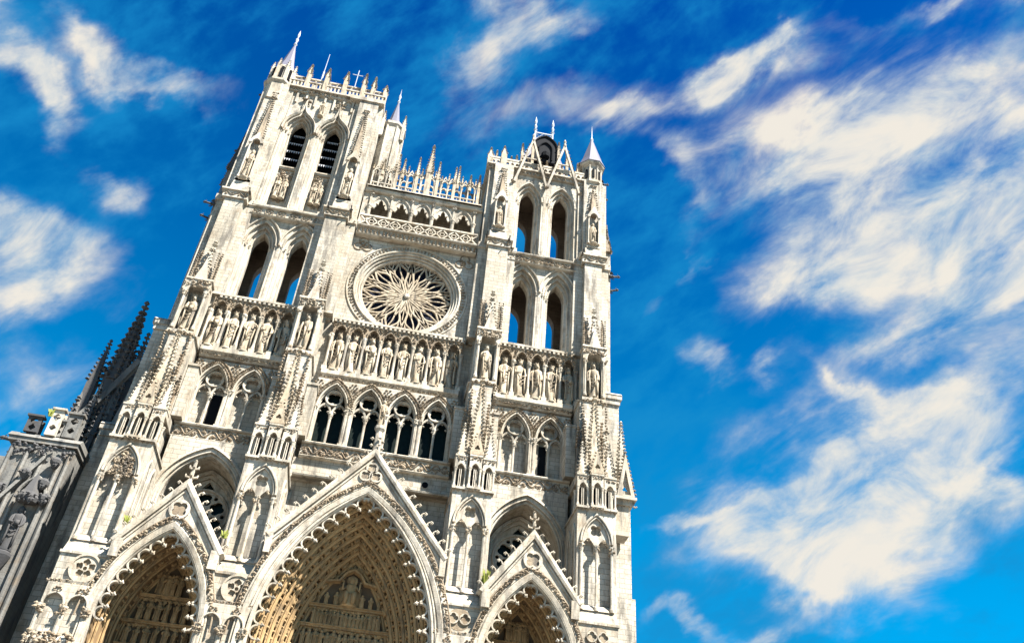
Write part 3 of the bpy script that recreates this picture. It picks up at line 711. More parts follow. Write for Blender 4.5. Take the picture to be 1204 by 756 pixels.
# second open screen set back, seen through the first, with its own row of pinnacles
for i in range(17):
    xx = -5.9 + i * .7375; m = MB(); column(m, xx, 2.6, 23.4, 27.0, .085, 6, .3)
    if i < 16: m.sweep(arch(xx + .369, 26.9, .29, .5, 6), [(0, 2.5), (.13, 2.5), (.13, 2.7), (0, 2.7)]); m.box(xx, xx + .7375, 2.52, 2.7, 25.0, 25.14); m.box(xx, xx + .7375, 2.52, 2.7, 27.35, 27.5)
    if i % 2 == 0: spire(m, xx, 2.6, 27.4, 28.6, .2, 4, 4, cs=.11)
    m.build('rear_screen_bay', 'plain' if i % 3 else 'carved', oc)
for i in range(17):
    xx = -5.95 + i * .74375; m = MB(); spire(m, xx, .9, 27.0 if i % 2 else 26.8, 28.3 if i % 2 else 27.7, .13, 4, 3, cs=.09, finial=False); m.build('spikelet', 'statue', oc)
# ------------------------------------------------------------------ buttresses (x centres 8.1 and 18.1 on each side)
def blind_panel(par, cx, y, w, z0, z1):
    """two lancets and a quatrefoil sunk in the face, under a pointed frame on shafts"""
    b = MB(); zs = z1 - 2.55
    hw = w; A = arch(cx, zs, hw, 2.3, 12)
    outer = [(cx - hw, z0)] + A + [(cx + hw, z0)]
    lw = hw * .44
    loops = [outer]
    for s_ in (-1, 1): loops.append(trefarch(cx + s_ * hw * .5, z0 + .02, zs - .55, lw * .86, .85))
    loops.append(foil(cx, zs + 1.05, .52, 4, pi / 4, 32))
    z_ = zs - .7
    up = [[(cx - hw, z_)] + [p for p in A] + [(cx + hw, z_)] + [(cx + hw * .93, z_)] + [(p[0], p[1]) for p in trefarch(cx + hw * .5, z_, zs - .55, lw * .86, .85)[::-1]] + [(cx + hw * .05, z_), (cx - hw * .05, z_)] + trefarch(cx - hw * .5, z_, zs - .55, lw * .86, .85)[::-1] + [(cx - hw * .93, z_)]]
    b.plate([up[0], foil(cx, zs + 1.05, .50, 4, pi / 4, 32)], y + .22, y + .62)
    b.plate([rect(cx - 1.55, cx + 1.55, z0 - .2, -12.1), [(cx - hw - .08, z0)] + arch(cx, zs, hw + .08, 2.42, 14) + [(cx + hw + .08, z0)]], y + .10, y + .68)
    b.sweep(arch(cx, zs, hw + .02, 2.35, 14), roll(.10, y + .02)); b.sweep(arch(cx, zs, hw - .16, 2.1, 14), roll(.06, y + .08))
    for s_ in (-1, 0, 1):
        column(b, cx + s_ * hw * .98, y + .05, z0, zs - .25, .12 if s_ else .11, 8, .55)
    b.wedge(cx - hw, cx + hw, y - .05, y + .5, y + .4, z0 - .02, z0 + .5)
    b.build('blind_lancets', 'plain', par)
    c = MB()
    for s_ in (-1, 0, 1): c.leaves(cx + s_ * hw * .98 - .2, cx + s_ * hw * .98 + .2, y, zs - .75, zs - .25, 16, .10, .12)
    if cx < -10: c.leaves(cx - .75, cx + .75, y + .2, zs - .3, zs + 1.3, 120, .13, .12); c.leaves(cx - .35, cx + .35, y + .2, zs + 1.2, zs + 1.9, 26, .12, .1)
    for s_ in (-1, 1): c.leaves(cx + s_ * hw * .5 - .12, cx + s_ * hw * .5 + .12, y + .14, zs + .05, zs + .3, 8, .09, .05)
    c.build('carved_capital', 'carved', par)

def turret_box(par, cx, w, y, z0, z1, proud=0.0):
    """little open-work turret: four corner shafts, gabled heads, carved band"""
    b = MB(); d = w
    b.box(cx - w * .33, cx + w * .33, y + .62, y + d, z0, z1 - .8)
    for s_ in (-1, 1):
        column(b, cx + s_ * w * .42, y + .05, z0, z1 - 1.1, .085, 6, .4); column(b, cx + s_ * w * .42, y + d, z0, z1 - 1.1, .085, 6, .4)
        b.box(cx + s_ * .07 - .03, cx + s_ * .07 + .03, y + .1, y + .3, z0, z1 - 1.2)
    b.plate([[(cx - w * .5, z1 - .55), (cx - w * .5, z1 - 1.15), (cx - w * .36, z1 - 1.15)] + arch(cx, z1 - 1.2, w * .30, .45, 6) + [(cx + w * .36, z1 - 1.15), (cx + w * .5, z1 - 1.15), (cx + w * .5, z1 - .55)]], y - .04, y + .2)
    b.box(cx - w * .5, cx + w * .5, y - .03, y + d + .1, z1 - .56, z1 - .12)
    b.box(cx - w * .54, cx + w * .54, y - .10, y + d + .14, z1 - .14, z1)
    b.box(cx - w * .56, cx + w * .56, y - .14, y + d, z0 - .16, z0)
    b.build('turret', 'plain', par)
    c = MB(); c.leaves(cx - w * .42, cx + w * .42, y - .05, z1 - .48, z1 - .22, 14, .08, .04)
    for k in range(3): c.blob(cx + (k - 1) * w * .36, y - .10, z0 - .30, .15, .3, (1, 1.3, 1))
    c.build('carved_head', 'carved', par)
    q = MB(); q.box(cx - .20, cx + .20, y + .56, y + .61, z0 + .1, z1 - 1.0); q.build('slit', 'dark_fill', par)  # dark strip puts the shade of the turret opening into colour

def buttress(cx, s, end):
    par = emp('buttress', cath)
    inner = -s if not end else -s                      # side facing the nave axis
    b = MB()
    cu = s * (18.17 if end else 8.22); hu = .90 if end else 1.02
    # lower pier, upper pier
    b.box(cx - 1.55, cx + 1.55, -3.84, 1.0, -21.0, -12.1)
    b.box(cx - 1.5, cx + 1.5, -5.05, 1.0, GND, -21.3)
    b.wedge(cx - 1.52, cx + 1.52, -5.0, 1.0, -4.42, -21.3, -20.25)
    b.box(cx - 1.58, cx + 1.58, -5.16, .5, -21.42, -21.24)
    b.box(cx - 1.66, cx + 1.66, -4.62, .6, -12.16, -11.98)
    b.box(cx - 1.02, cx + 1.02, -2.2, .9, -12, -.7)
    b.wedge(cx - 1.15, cx + 1.15, -2.3, .9, -1.2, -.7, .05)
    b.box(cu - hu, cu + hu, -.95, .9, -.1, 17.2)
    b.wedge(cx - 1.3, cx + 1.3, -3.2, .5, -2.35, -9.1, -8.3)
    # lateral steps
    b.box(cu - hu - .95 if s > 0 else cu - hu - .9, cu + hu + .9, -.15, 1.0, 5.75, 17.25); b.box(cu - 1.3, cu + 1.3, .3, 1.0, -12, 5.75)
    for (a_, z_) in ((-1.5, -2.9), (1.5, -2.9)):
        b.box(cx + a_ - .42, cx + a_ + .42, -1.15, .4, -7.8, z_); b.box(cx + a_ - .5, cx + a_ + .5, -1.25, .4, z_, z_ + .22)
    if not end:
        pass
    else:                                               # corner: set-back side buttress
        for (xa, ya, za, zb_) in ((22.4, 1.45, GND, -8.2), (21.45, 1.5, -8.2, 2.9), (20.65, 1.55, 2.9, 17.2)):
            x0, x1 = sorted((s * 18.5, s * xa)); b.box(x0, x1, ya, 6.4, za, zb_)
        for (xa, z_) in ((22.1, -8.2), (21.35, 2.9)):
            x0, x1 = sorted((s * 19.9, s * (xa + .35))); b.wedge(x0, x1, 1.15, 6.6, 1.5, z_, z_ + .35); b.box(x0, x1, 1.2, 6.5, z_ - .45, z_ - .05)
            x0, x1 = sorted((s * 19.9, s * (xa + .18))); b.box(x0, x1, 1.32, 6.4, z_ - 1.0, z_ - .45)
        x0, x1 = sorted((s * 21.5, s * 22.75)); b.box(x0, x1, 1.6, 6, GND, -16.5)
    b.build('pier', 'ashlar', par)
    # cap with cornice at the belfry floor
    cl_, cx = cx, cu; c = MB()
    c.box(cx - 1.2, cx + 1.2, -1.15, 1.0, 17.0, 17.85); c.box(cx - 1.42, cx + 1.42, -1.35, 1.0, 17.85, 18.05)
    c.wedge(cx - 1.42, cx + 1.42, -1.35, 1.0, -.75, 18.05, 18.6); c.box(cx - 2.0, cx + 2.0, -.32, 1.0, 17.2, 17.9)
    c.build('cornice', 'plain', par)
    f = MB(); f.scroll(cx - 1.2, cx + 1.2, -1.15, 17.15, 17.75, .6, .05); f.leaves(cx - 1.95, cx + 1.95, -.34, 17.25, 17.8, 14, .12)
    f.leaves(cx - 1.3, cx + 1.3, -1.35, -.5, .0, 18, .12)
    f.build('carved_foliage', 'carved', par); cx = cl_
    blind_panel(par, cx - (.0), -4.5, 1.22, -20.2, -12.35)
    # inner return of the lower pier carries the same slender panel
    for q in (-1, 1):
        r = MB()
        for k in range(2):
            yy = -3.6 + 1.5 * k
            r.tube([(cx + q * 1.6, yy - .5, -20), (cx + q * 1.6, yy - .5, -14.6)], .09, 6); r.tube([(cx + q * 1.6, yy + .5, -20), (cx + q * 1.6, yy + .5, -14.6)], .09, 6)
            r.tube([(cx + q * 1.6, yy - .5, -14.6), (cx + q * 1.6, yy - .3, -13.7), (cx + q * 1.6, yy, -13.2), (cx + q * 1.6, yy + .3, -13.7), (cx + q * 1.6, yy + .5, -14.6)], .09, 5)
        r.build('side_panel', 'plain', par)
    # three turrets and their spirelets
    for k, (dx, yy) in enumerate(((-1.12, -4.35), (0, -4.62), (1.12, -4.35))):
        turret_box(par, cx + dx, .98, yy, -11.9, -9.1)
        m = MB()
        if k == 1:
            spire(m, cx, -3.3, -9.1, -1.35, .78, 4, 20, cs=.20)
            m.plate([[(cx - .58, -9.0), (cx + .58, -9.0), (cx, -6.9)], foil(cx, -8.4, .24, 3, pi / 2, 18)], -4.62, -4.45)
            for q in (-1, 1): spire(m, cx + q * .72, -3.9, -9.1, -5.9 + q * .3, .26, 4, 9, cs=.11)
            m.build('spirelet', 'statue', par)
            m2 = MB(); m2.plate([[(cx - .5, -9.0), (cx + .5, -9.0), (cx, -7.1)]], -4.42, -4.38)
            for q in (-1, 1):
                for t in range(7): m2.blob(cx + q * (.60 * (1 - t / 7) + .06), -4.55, -8.9 + 2.1 * t / 7, .11, .4)
            for q in (-1, 1):
                m2.lathe(cx + q * .80, -2.7, [(.2, -9), (.17, -5.0), (.04, -2.9)], 4, pi / 4)
                for t in range(20): m2.blob(cx + q * (1.0 - .20 * t / 20), -2.95, -8.9 + t * .30, .125, .45); m2.blob(cx + q * (.60 + .12 * t / 20), -2.95, -8.9 + t * .30, .11, .45)
            m2.build('crocket_row', 'carved', par)
        else:
            spire(m, cx + dx, -3.8, -9.1, -6.3, .52, 4, 8, cs=.13); m.build('spirelet', 'plain', par)
            # slender upright shaft with a flower cap beside the big spirelet
            m2 = MB(); m2.tube([(cx + dx * 1.05, -2.4, -9), (cx + dx * 1.02, -2.4, -5.2 if dx < 0 else -6.4)], .14, 6); spire(m2, cx + dx * 1.02, -2.4, -5.6 if dx < 0 else -6.6, -3.9 if dx < 0 else -5.2, .2, 4, 5, cs=.12)
            m2.build('shaft', 'carved', par)
    # statue niche at the kings' level, canopy and tall spirelet
    cx = s * (18.12 if end else 8.12)
    n = MB()
    for q in (-1, 1):
        column(n, cx + q * .86, -1.95, .1, 4.2, .11, 7, .6); n.box(cx + q * .92 - .22, cx + q * .92 + .22, -1.7, -.9, -.1, 4.5)
    n.box(cx - 1.1, cx + 1.1, -2.05, -.9, -.35, -.08)
    n.plate([[(cx - 1.1, 5.5), (cx - 1.1, 4.15), (cx - .70, 4.15)] + arch(cx, 4.2, .68, .95, 8) + [(cx + .70, 4.15), (cx + 1.1, 4.15), (cx + 1.1, 5.5)]], -2.1, -1.85)
    n.box(cx - 1.05, cx + 1.05, -1.9, -.9, 4.9, 5.5); n.box(cx - 1.18, cx + 1.18, -2.2, -.85, 5.45, 5.65)
    n.build('niche', 'plain', par)
    n = MB(); n.leaves(cx - 1.1, cx + 1.1, -2.1, 4.6, 5.5, 60, .13, .08); n.leaves(cx - 1.0, cx + 1.0, -2.0, -.6, -.2, 22, .13, .1)
    for q in (-1, 1): n.leaves(cx + q * .86 - .2, cx + q * .86 + .2, -2.0, 3.7, 4.2, 10, .10, .1)
    n.build('carved_canopy', 'carved', par)
    n = MB(); n.lathe(cx, -1.6, [(.62, 5.6), (.07, 9.6)], 4, pi / 4)
    n.plate([[(cx - .55, 5.6), (cx + .55, 5.6), (cx, 7.9)]], -2.12, -1.95)
    spire(n, cx, -1.6, 9.2, 9.9, .1, 4, 1, cs=.2)
    n.build('spirelet', 'plain', par)
    n = MB()
    for q in (-1, 1):
        n.lathe(cx + q * .88, -1.6, [(.17, 5.6), (.15, 8.2), (.03, 9.3)], 4, pi / 4)
        for t in range(13):
            n.blob(cx + q * .88 - .17, -1.8, 5.8 + t * .27, .115, .35); n.blob(cx + q * .88 + .17, -1.8, 5.8 + t * .27, .115, .35)
        for t in range(9): n.blob(cx + q * (.60 - .058 * t), -1.95, 5.8 + t * .42, .12, .35)
    n.build('crocket_row', 'carved', par)
    # twisted dark foliage column running up the pier flank below the niche
    m = MB()
    for q in (-1, 1):
        for t in range(26): m.blob(cx + q * 1.05 + random.uniform(-.07, .07), -2.35, -7.9 + t * .29, .14, .4)
    m.build('foliage_strip', 'carved', par)
    return par
for s in (-1, 1):
    for (c, e) in ((7.88, False), (17.8, True)): buttress(s * c, s, e)
for s in (-1, 1):
    for c in (8.12, 18.12):
        o = inst('niche_statue', FIG[(int(c) + s + 2) % 6], None, (s * c, -1.5, .1), (0, 0, random.uniform(-.3, .3)), (.92, .95, .97))
        tag(o, {(-1, 18.12): 'bearded stone figure in the corner buttress niche beside the left king gallery', (-1, 8.12): 'stone figure in the buttress niche between left tower and rose window',
                (1, 8.12): 'stone figure in the buttress niche between rose window and right tower', (1, 18.12): 'stone figure in the niche at the far right end of the king galleries'}[(s, c)], 'statue', 'statues in the buttress niches')

# ---- right-hand set-back pinnacle with gablet on the south corner
pg = emp('corner_pinnacle', cath)
m = MB(); m.box(20.4, 21.7, -.3, 1.2, -12, -8.6); m.plate([[(20.6, -8.6), (22.2, -8.6), (21.4, -4.3)], [(20.95, -8.35), (21.85, -8.35), (21.4, -5.9)]], -.6, -.3); m.plate([[(20.8, -8.5), (22.0, -8.5), (21.4, -5.2)], foil(21.4, -7.7, .26, 3, pi / 2, 18)], -.3, -.15)
m.box(20.4, 22.3, -.8, 1.0, -8.85, -8.6); m.box(20.4, 22.0, -.5, 1.0, -9.3, -8.85); spire(m, 21.35, .5, -6.2, -1.0, .55, 4, 14, cs=.16); m.build('gablet', 'plain', pg)
m = MB()
for q in (-1, 1):
    for t in range(13): m.blob(21.4 + q * (.92 - .07 * t), -.45, -8.5 + t * .36, .14, .35)
m.leaves(20.5, 22.4, -.35, -9.4, -8.8, 16, .13); m.build('crocket_row', 'carved', pg)

# ------------------------------------------------------------------ side bays and towers
def tower(s):
    name = 'tower'; par = emp(name, cath)
    bx = s * 12.95; x0, x1 = bx - 3.6, bx + 3.6
    top = 30.2 if s > 0 else 36.6
    # body
    b = MB()
    C = [bx - 1.85, bx + 1.85]
    # stage with the tall open windows
    b.plate([rect(x0, x1, 5.6, 16.5)] + [arch(c, 13.0, 1.75, 3.3, 12, 5.75) for c in C], .3, .72)
    b.plate([rect(x0, x1, 5.6, 17.2)] + [arch(c, 13.0, .84, 1.9, 10, 6.2) for c in C], 1.55, 2.0)
    b.wedge(x0, x1, .25, 2.0, 1.5, 5.75, 6.25)
    zb = 18.5
    if s > 0:
        b.plate([rect(x0, x1, 17.3, top)] + [arch(c, 25.9, 1.72, 3.0, 12, 18.0) for c in C], .3, .72)
        b.plate([rect(x0, x1, 17.3, top)] + [arch(c, 26.3, .86, 2.0, 10, 18.6) for c in C], 1.55, 2.0)
    else:
        b.plate([rect(x0, x1, 17.3, top)] + [arch(c, 29.9, 1.62, 3.0, 12, 18.2) for c in C], .3, .72)
        b.plate([rect(x0, x1, 17.3, top)] + [arch(c, 30.3, .86, 2.0, 10, 24.9) for c in C], 1.55, 2.0)
    b.wedge(x0, x1, -.15, 2.0, .8, 17.35, 18.15)
    # sides
    for (xa, xb) in ((s * 6.5, s * 7.3), (s * 18.3, s * 19.9)):
        a_, c_ = sorted((xa, xb)); b.box(a_, c_, .6, 6.9, 5.5, top)
    b.box(x0 - 2.5, x1 + 2.0, 1.0, 6.4, GND, 5.5) if False else None
    b.build('wall', 'ashlar', par)
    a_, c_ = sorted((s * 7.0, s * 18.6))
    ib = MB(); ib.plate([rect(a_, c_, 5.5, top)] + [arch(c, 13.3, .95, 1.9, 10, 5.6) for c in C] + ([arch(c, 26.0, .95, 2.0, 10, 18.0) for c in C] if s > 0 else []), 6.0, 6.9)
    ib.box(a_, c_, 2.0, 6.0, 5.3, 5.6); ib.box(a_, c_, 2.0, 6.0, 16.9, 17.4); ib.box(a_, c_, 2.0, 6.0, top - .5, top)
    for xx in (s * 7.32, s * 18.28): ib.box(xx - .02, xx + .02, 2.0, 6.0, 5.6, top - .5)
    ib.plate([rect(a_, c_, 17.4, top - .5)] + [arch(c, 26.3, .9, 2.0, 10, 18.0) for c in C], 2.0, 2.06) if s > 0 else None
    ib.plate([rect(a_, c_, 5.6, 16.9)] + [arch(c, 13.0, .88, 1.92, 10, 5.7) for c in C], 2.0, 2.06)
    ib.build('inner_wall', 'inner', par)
    for c in C:
        stepped_opening(par, c, 5.76, 13.0, 1.75, 3.3, .84, 1.9, .3, 1.6, 4)
        b = MB(); b.sweep(arch(c, 13.0, 1.86, 3.45, 14), [(-.06, .10), (.05, .06), (.12, .16), (.12, .34), (-.06, .34)]); b.build('hood_mould', 'plain', par)
        if s > 0: stepped_opening(par, c, 18.1, 25.9, 1.72, 3.0, .86, 2.0, .3, 1.6, 4)
        else: stepped_opening(par, c, 18.2, 29.9, 1.62, 3.0, .86, 2.0, .3, 1.6, 4)
    frieze(par, x0, x1, -.12, 16.35, 17.25, 'scroll' if s > 0 else 'rosettes', .2)
    if s < 0:
        for c in C:
            # louvres
            for i in range(6):
                z = 25.4 + i * 1.25; w = .86 if z < 30 else .6
                if z > 31.6: continue
                m = MB(); m.add([(c - w, 1.75, z), (c + w, 1.75, z), (c + w, 2.5, z + .8), (c - w, 2.5, z + .8), (c - w, 1.75, z + .07), (c + w, 1.75, z + .07), (c + w, 2.5, z + .87), (c - w, 2.5, z + .87)],
                                [(0, 3, 2, 1), (4, 5, 6, 7), (0, 1, 5, 4), (1, 2, 6, 5), (2, 3, 7, 6), (3, 0, 4, 7)]); m.build('louvre_board', 'dark_fill', par)
                m = MB(); k = 7
                for j in range(k):
                    xx = c - w + 2 * w * (j + .5) / k; h = w / k * .85
                    m.add([(xx - h, 1.72, z + .12), (xx + h, 1.72, z + .12), (xx, 1.72, z - .22), (xx - h, 1.76, z + .12), (xx + h, 1.76, z + .12), (xx, 1.76, z - .22)], [(0, 1, 2), (5, 4, 3), (0, 3, 4, 1), (1, 4, 5, 2), (2, 5, 3, 0)])
                m.build('lead_fringe', 'lead_edge', par)
            m = MB(); m.plate([rect(c - 1, c + 1, 24.8, 32.5)], 2.7, 2.75); m.build('dark_void', 'dark_fill', par)  # black sheet paints the unlit inside behind the boards
            # sill block, twin-figure panel below
            m = MB(); m.box(c - .9, c + .9, 1.2, 1.7, 24.55, 24.95); m.box(c - .95, c + .95, 1.1, 1.7, 24.75, 24.9); m.box(c - .86, c + .86, 1.45, 1.6, 18.0, 24.6)
            m.build('sill', 'plain', par)
            m = MB(); m.leaves(c - .75, c + .75, 1.35, 23.2, 24.3, 40, .13, .1)
            for q in (-1, 0, 1): m.lathe(c + q * .62, 1.25, [(.05, 20.2), (.05, 23.2), (.1, 23.4)], 5)
            m.leaves(c - .6, c + .6, 1.35, 19.7, 20.2, 14, .12, .1); m.build('carved_panel', 'carved', par)
            # ogee hood
            P = [(c - 1.75, 29.6)] + arch(c, 29.9, 1.72, 2.7, 10)[1:9] ; P = [(x, z) for x, z in P if x < c - .45]
            lx, lz = P[-1]; P += [(c - .30, lz + .35), (c - .12, lz + .95), (c, lz + 2.1)]
            P += [(2 * c - x, z) for x, z in reversed(P[:-1])]
            m = MB(); m.sweep(P, [(-.12, .02), (.02, -.14), (.14, 0), (.12, .34), (-.12, .34)])
            m.sweep([(x, z - .45) if abs(x - c) < .5 else (x + (.25 if x < c else -.25), z - .2) for x, z in P], roll(.07, .2))
            m.build('ogee_hood', 'plain', par)
            m = MB(); m.leaves(c - .5, c + .5, .1, lz + 2.0, lz + 2.9, 34, .16, .15); m.build('fleuron', 'carved', par)
        # blind lancets under the top cornice
        m = MB()
        for i in range(7):
            xx = bx - 3.1 + i * 1.035
            m.box(xx - .10, xx + .10, .08, .34, 33.2 + 1.2 * abs(sin((xx - bx) / 1.85 * pi / 2 + pi / 2)), 36.2)
            if i < 6: m.sweep(arch(xx + .52, 35.5, .42, .5, 6), [(0, .12), (.10, .12), (.10, .32), (0, .32)])
        m.build('blind_arcade', 'plain', par)
    # belfry-stage corner piers with niche, gablet, spirelet
    for k, c0 in enumerate((s * 8.05, s * 18.2)):
        m = MB(); w = 1.0
        m.box(c0 - 1.05, c0 + 1.05, -.32, 1.0, 18.3, top); m.box(c0 - 1.6, c0 + 1.6, .12, 1.3, 17.9, top)
        zn = (20.1, 24.0) if s > 0 else (20.3, 25.6)
        if s < 0:
            m.box(c0 - .82, c0 + .82, -.62, 0, 18.3, zn[0])
        m.box(c0 - .75, c0 + .75, -.62, 0, zn[0] - .45, zn[0] - .1)
        m.wedge(c0 - .85, c0 + .85, -.95, 0, -.5, 18.2, zn[0] - .4)
        m.build('corner_pier', 'ashlar', par)
        m = MB()
        for q in (-1, 1): column(m, c0 + q * .55, -.72, zn[0], zn[1], .08, 6, .4); m.box(c0 + q * .62 - .1, c0 + q * .62 + .1, -.62, -.2, zn[0], zn[1])
        m.plate([[(c0 - .72, zn[1] + .05), (c0 - .72, zn[1] - .1), (c0 - .45, zn[1] - .1)] + arch(c0, zn[1] - .1, .42, .6, 6) + [(c0 + .45, zn[1] - .1), (c0 + .72, zn[1] - .1), (c0 + .72, zn[1] + .05), (c0, zn[1] + 1.6)]], -.92, -.62)
        m.build('niche', 'plain', par)
        zt = top - 1.0 if s > 0 else 34.3
        m = MB(); m.lathe(c0 + .0, -.38, [(.5, zn[1] + .3), (.42, zn[1] + 1.5), (.05, zt - .4)], 4, pi / 4)
        nn = int((zt - zn[1] - 1) / .36)
        for t in range(nn):
            rr = .40 * (1 - t / nn) + .10
            for q in (-1, 1): m.blob(c0 + q * rr, -.6, zn[1] + 1.0 + t * .36, .125, .35)
        for q in (-.28, -.1, .1, .28): m.blob(c0 + q, -.45, zt, .15)
        m.build('crocketed_spirelet', 'carved', par)
        m = MB(); m.lathe(c0, -.72, [(.42, zn[0] + .01 - .1), (.45, zn[0])], 8); m.build('plinth', 'plain', par)
        o = inst('niche_statue', SAINT[(k + (s > 0)) % 3], None, (c0, -.42, zn[0] + .02), (0, 0, random.uniform(-.3, .3)), ((zn[1] - zn[0]) / 4.4, (zn[1] - zn[0]) / 4.4, (zn[1] - zn[0]) / 3.6))
        tag(o, {(-1, 0): 'small stone figure in niche beside the right louvred window of the taller left tower', (-1, 1): 'small stone figure in the outer corner niche of the taller left tower top stage',
                (1, 0): 'small stone figure in niche left of the right tower belfry openings', (1, 1): 'small stone figure in niche under the cone-capped turret of the right tower'}[(s, k)], 'statue', 'statues high on the towers')
    # outer flank: stepped buttress seen edge-on with crockets
    m = MB(); a_, c_ = sorted((s * 19.0, s * 20.0)); m.box(a_, c_, .9, 6.4, 17.2, top - .3 if s < 0 else 28.5)
    a_, c_ = sorted((s * 19.0, s * 20.7)); m.box(a_, c_, 1.6, 5.6, 17.2, 23.5 if s < 0 else 21.5)
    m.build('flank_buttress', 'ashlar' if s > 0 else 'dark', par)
    m = MB()
    zz = 26.5 if s < 0 else 24.8
    n = 22
    for t in range(n):
        f = t / n; m.blob(s * (20.75 - .75 * f), 1.5, (23.3 if s < 0 else 21.4) + f * (6.0 if s < 0 else 4.2), .2, .4)
        if s < 0: m.blob(s * (20.9 - .5 * f), 2.2, 21.5 + f * 8, .22, .4)
    m.lathe(s * 20.3, 1.6, [(.42, 23.3 if s < 0 else 21.4), (.05, 29.5 if s < 0 else 25.6)], 4, pi / 4)
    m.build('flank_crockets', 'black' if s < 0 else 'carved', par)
    # gargoyles
    g = [(20.7, 1.5, 18.0, 90), (20.6, 1.9, 16.3, 75), (19.4, .6, 30.9 if s > 0 else 34.6, 90)] + ([(19.3, .8, 28.5, 80)] if s > 0 else [(19.9, 1.6, 26.0, 80)])
    for (gx, gy, gz, ang) in g: inst('gargoyle', GARG, par, (s * gx, gy, gz), (0, 0, radians(ang) * s), (.8, .5 if gz > 20 else .6, .8))
    for (gx, gy, gz) in ((s * 6.9, -1.3, 18.0), (s * 9.2, -1.2, 18.0), (s * 16.9, -1.2, 18.0)): inst('gargoyle', GARG, par, (gx, gy, gz - .1), (0, 0, 0), .42)
    return par
towers = {s: tower(s) for s in (-1, 1)}
# twin saints under the louvred windows, prophet between the hoods
for c, wd in ((-14.8, 'left'), (-11.1, 'right')):
    for q in (-1, 1):
        o = inst('panel_statue', SAINT[(q + 1) % 3], None, (c + q * .33, 1.15, 20.2), (0, 0, 0), (.8, .8, .95))
        tag(o, f'slender stone figure under the {wd} louvred window, {"left" if q < 0 else "right"} one of its pair', 'statue', 'statues high on the towers')
o = inst('panel_statue', SAINT[1], None, (-12.95, .05, 32.6), (0, 0, 0), (.75, .75, .8)); tag(o, 'small stone figure between the two ogee hoods at the top of the left tower', 'statue', 'statues high on the towers')

# ---- right tower head
T = towers[1]
m = MB(); m.box(6.3, 17.6, .0, 1.2, 29.6, 30.2); m.box(6.1, 17.6, -.25, 1.3, 30.05, 30.25); m.box(6.3, 6.9, .2, 6.8, 29.7, 30.25); m.build('cornice', 'plain', T)
m = MB(); m.leaves(6.4, 17.2, -.02, 29.65, 30.0, 110, .12); m.build('carved_foliage', 'carved', T)
m = MB(); m.box(6.3, 17.3, .05, .35, 31.35, 31.6)
for i in range(20):
    c = 6.75 + i * .545
    m.plate([[(c - .27, 30.2), (c - .27, 31.35), (c + .27, 31.35), (c + .27, 30.2), (c + .19, 30.2)] + arch(c, 30.75, .19, .35, 5)[::-1] + [(c - .19, 30.2)]], .1, .3)
m.box(6.2, 6.5, .1, 6.8, 30.2, 31.6); m.build('parapet', 'plain', T)
for (gx) in (11.05, 14.75):
    m = MB()
    for q in (-1, 1):
        m.sweep([(gx + q * 1.85, 27.6), (gx, 35.1)] if q < 0 else [(gx, 35.1), (gx + q * 1.85, 27.6)], [(-.12, -.45), (.10, -.45), (.14, -.30), (.10, -.12), (-.12, -.12)])
    m.sweep([(gx - .62, 31.9), (gx + .62, 31.9)], [(-.05, -.35), (.05, -.35), (.05, -.2), (-.05, -.2)])
    m.lathe(gx, -.28, [(.12, 35.0), (.2, 35.4), (.08, 35.6), (.18, 35.9), (.02, 36.3)], 6); m.build('gablet', 'plain', T)
    m = MB()
    for q in (-1, 1):
        for t in range(13): m.blob(gx + q * (1.85 * (1 - t / 13.5) + .16), -.3, 27.9 + 7.2 * t / 13.5, .15, .4)
    for q in (-1, 1): m.blob(gx + q * 1.9, -.45, 27.5, .26, .3)
    m.build('crocket_row', 'carved', T)
for (x, y, zt) in ((7.9, .3, 33.9), (6.4, .4, 33.3), (9.4, .5, 32.9), (12.9, .4, 32.8), (16.5, .4, 33.4), (6.5, 3.0, 33.2), (6.5, 6.4, 33.4), (10.2, 2.2, 37.2), (15.6, 2.2, 37.0), (11.4, 2.0, 38.6), (14.5, 2.0, 38.4), (7.2, 1.6, 34.4), (8.9, 1.4, 33.6), (16.9, 1.2, 34.6), (15.9, .5, 32.9), (10.9, 1.6, 34.0), (14.9, 1.6, 34.0)):
    m = MB(); w_ = .32 if zt in (33.9, 33.3) else .16; m.box(x - w_, x + w_, y - w_, y + w_, 30.2, zt - 1.7); spire(m, x, y, zt - 1.7, zt - .4, w_ * 1.4, 4, 4, cs=.12); m.build('corner_pinnacle', 'statue', T)
# stair turret with slate cone
m = MB(); m.lathe(18.2, .75, [(1.2, 28.0), (1.2, 29.7), (1.45, 29.9), (1.45, 30.2), (1.1, 30.35), (1.1, 32.7), (1.5, 33.1), (1.55, 33.35)], 8, pi / 8)
for k in range(8):
    a = pi / 8 + k * pi / 4; column(m, 18.2 + 1.12 * cos(a), .75 + 1.12 * sin(a), 30.3, 32.7, .1, 6, .3)
    a += pi / 8; m.blob(18.2 + 1.1 * cos(a), .75 + 1.1 * sin(a), 33.0, .2)
m.build('stair_turret', 'plain', T)
m = MB()
for k in range(8):
    a = k * pi / 4; x, y = 18.2 + 1.02 * cos(a), .75 + 1.02 * sin(a); m.box(x - .12, x + .12, y - .12, y + .12, 30.8, 32.2)
m.build('turret_slit', 'dark_fill', T)  # dark boxes paint the unlit slits; the drum is not pierced
m = MB(); m.lathe(18.2, .75, [(1.62, 33.3), (1.25, 34.3), (.12, 38.4)], 8, pi / 8); m.build('cone_roof', 'slate', T)
m = MB(); m.lathe(18.2, .75, [(.12, 38.2), (.22, 38.5), (.08, 38.8), (.05, 40.0), (.01, 41.0)], 6); m.build('finial', 'lead_edge', T)
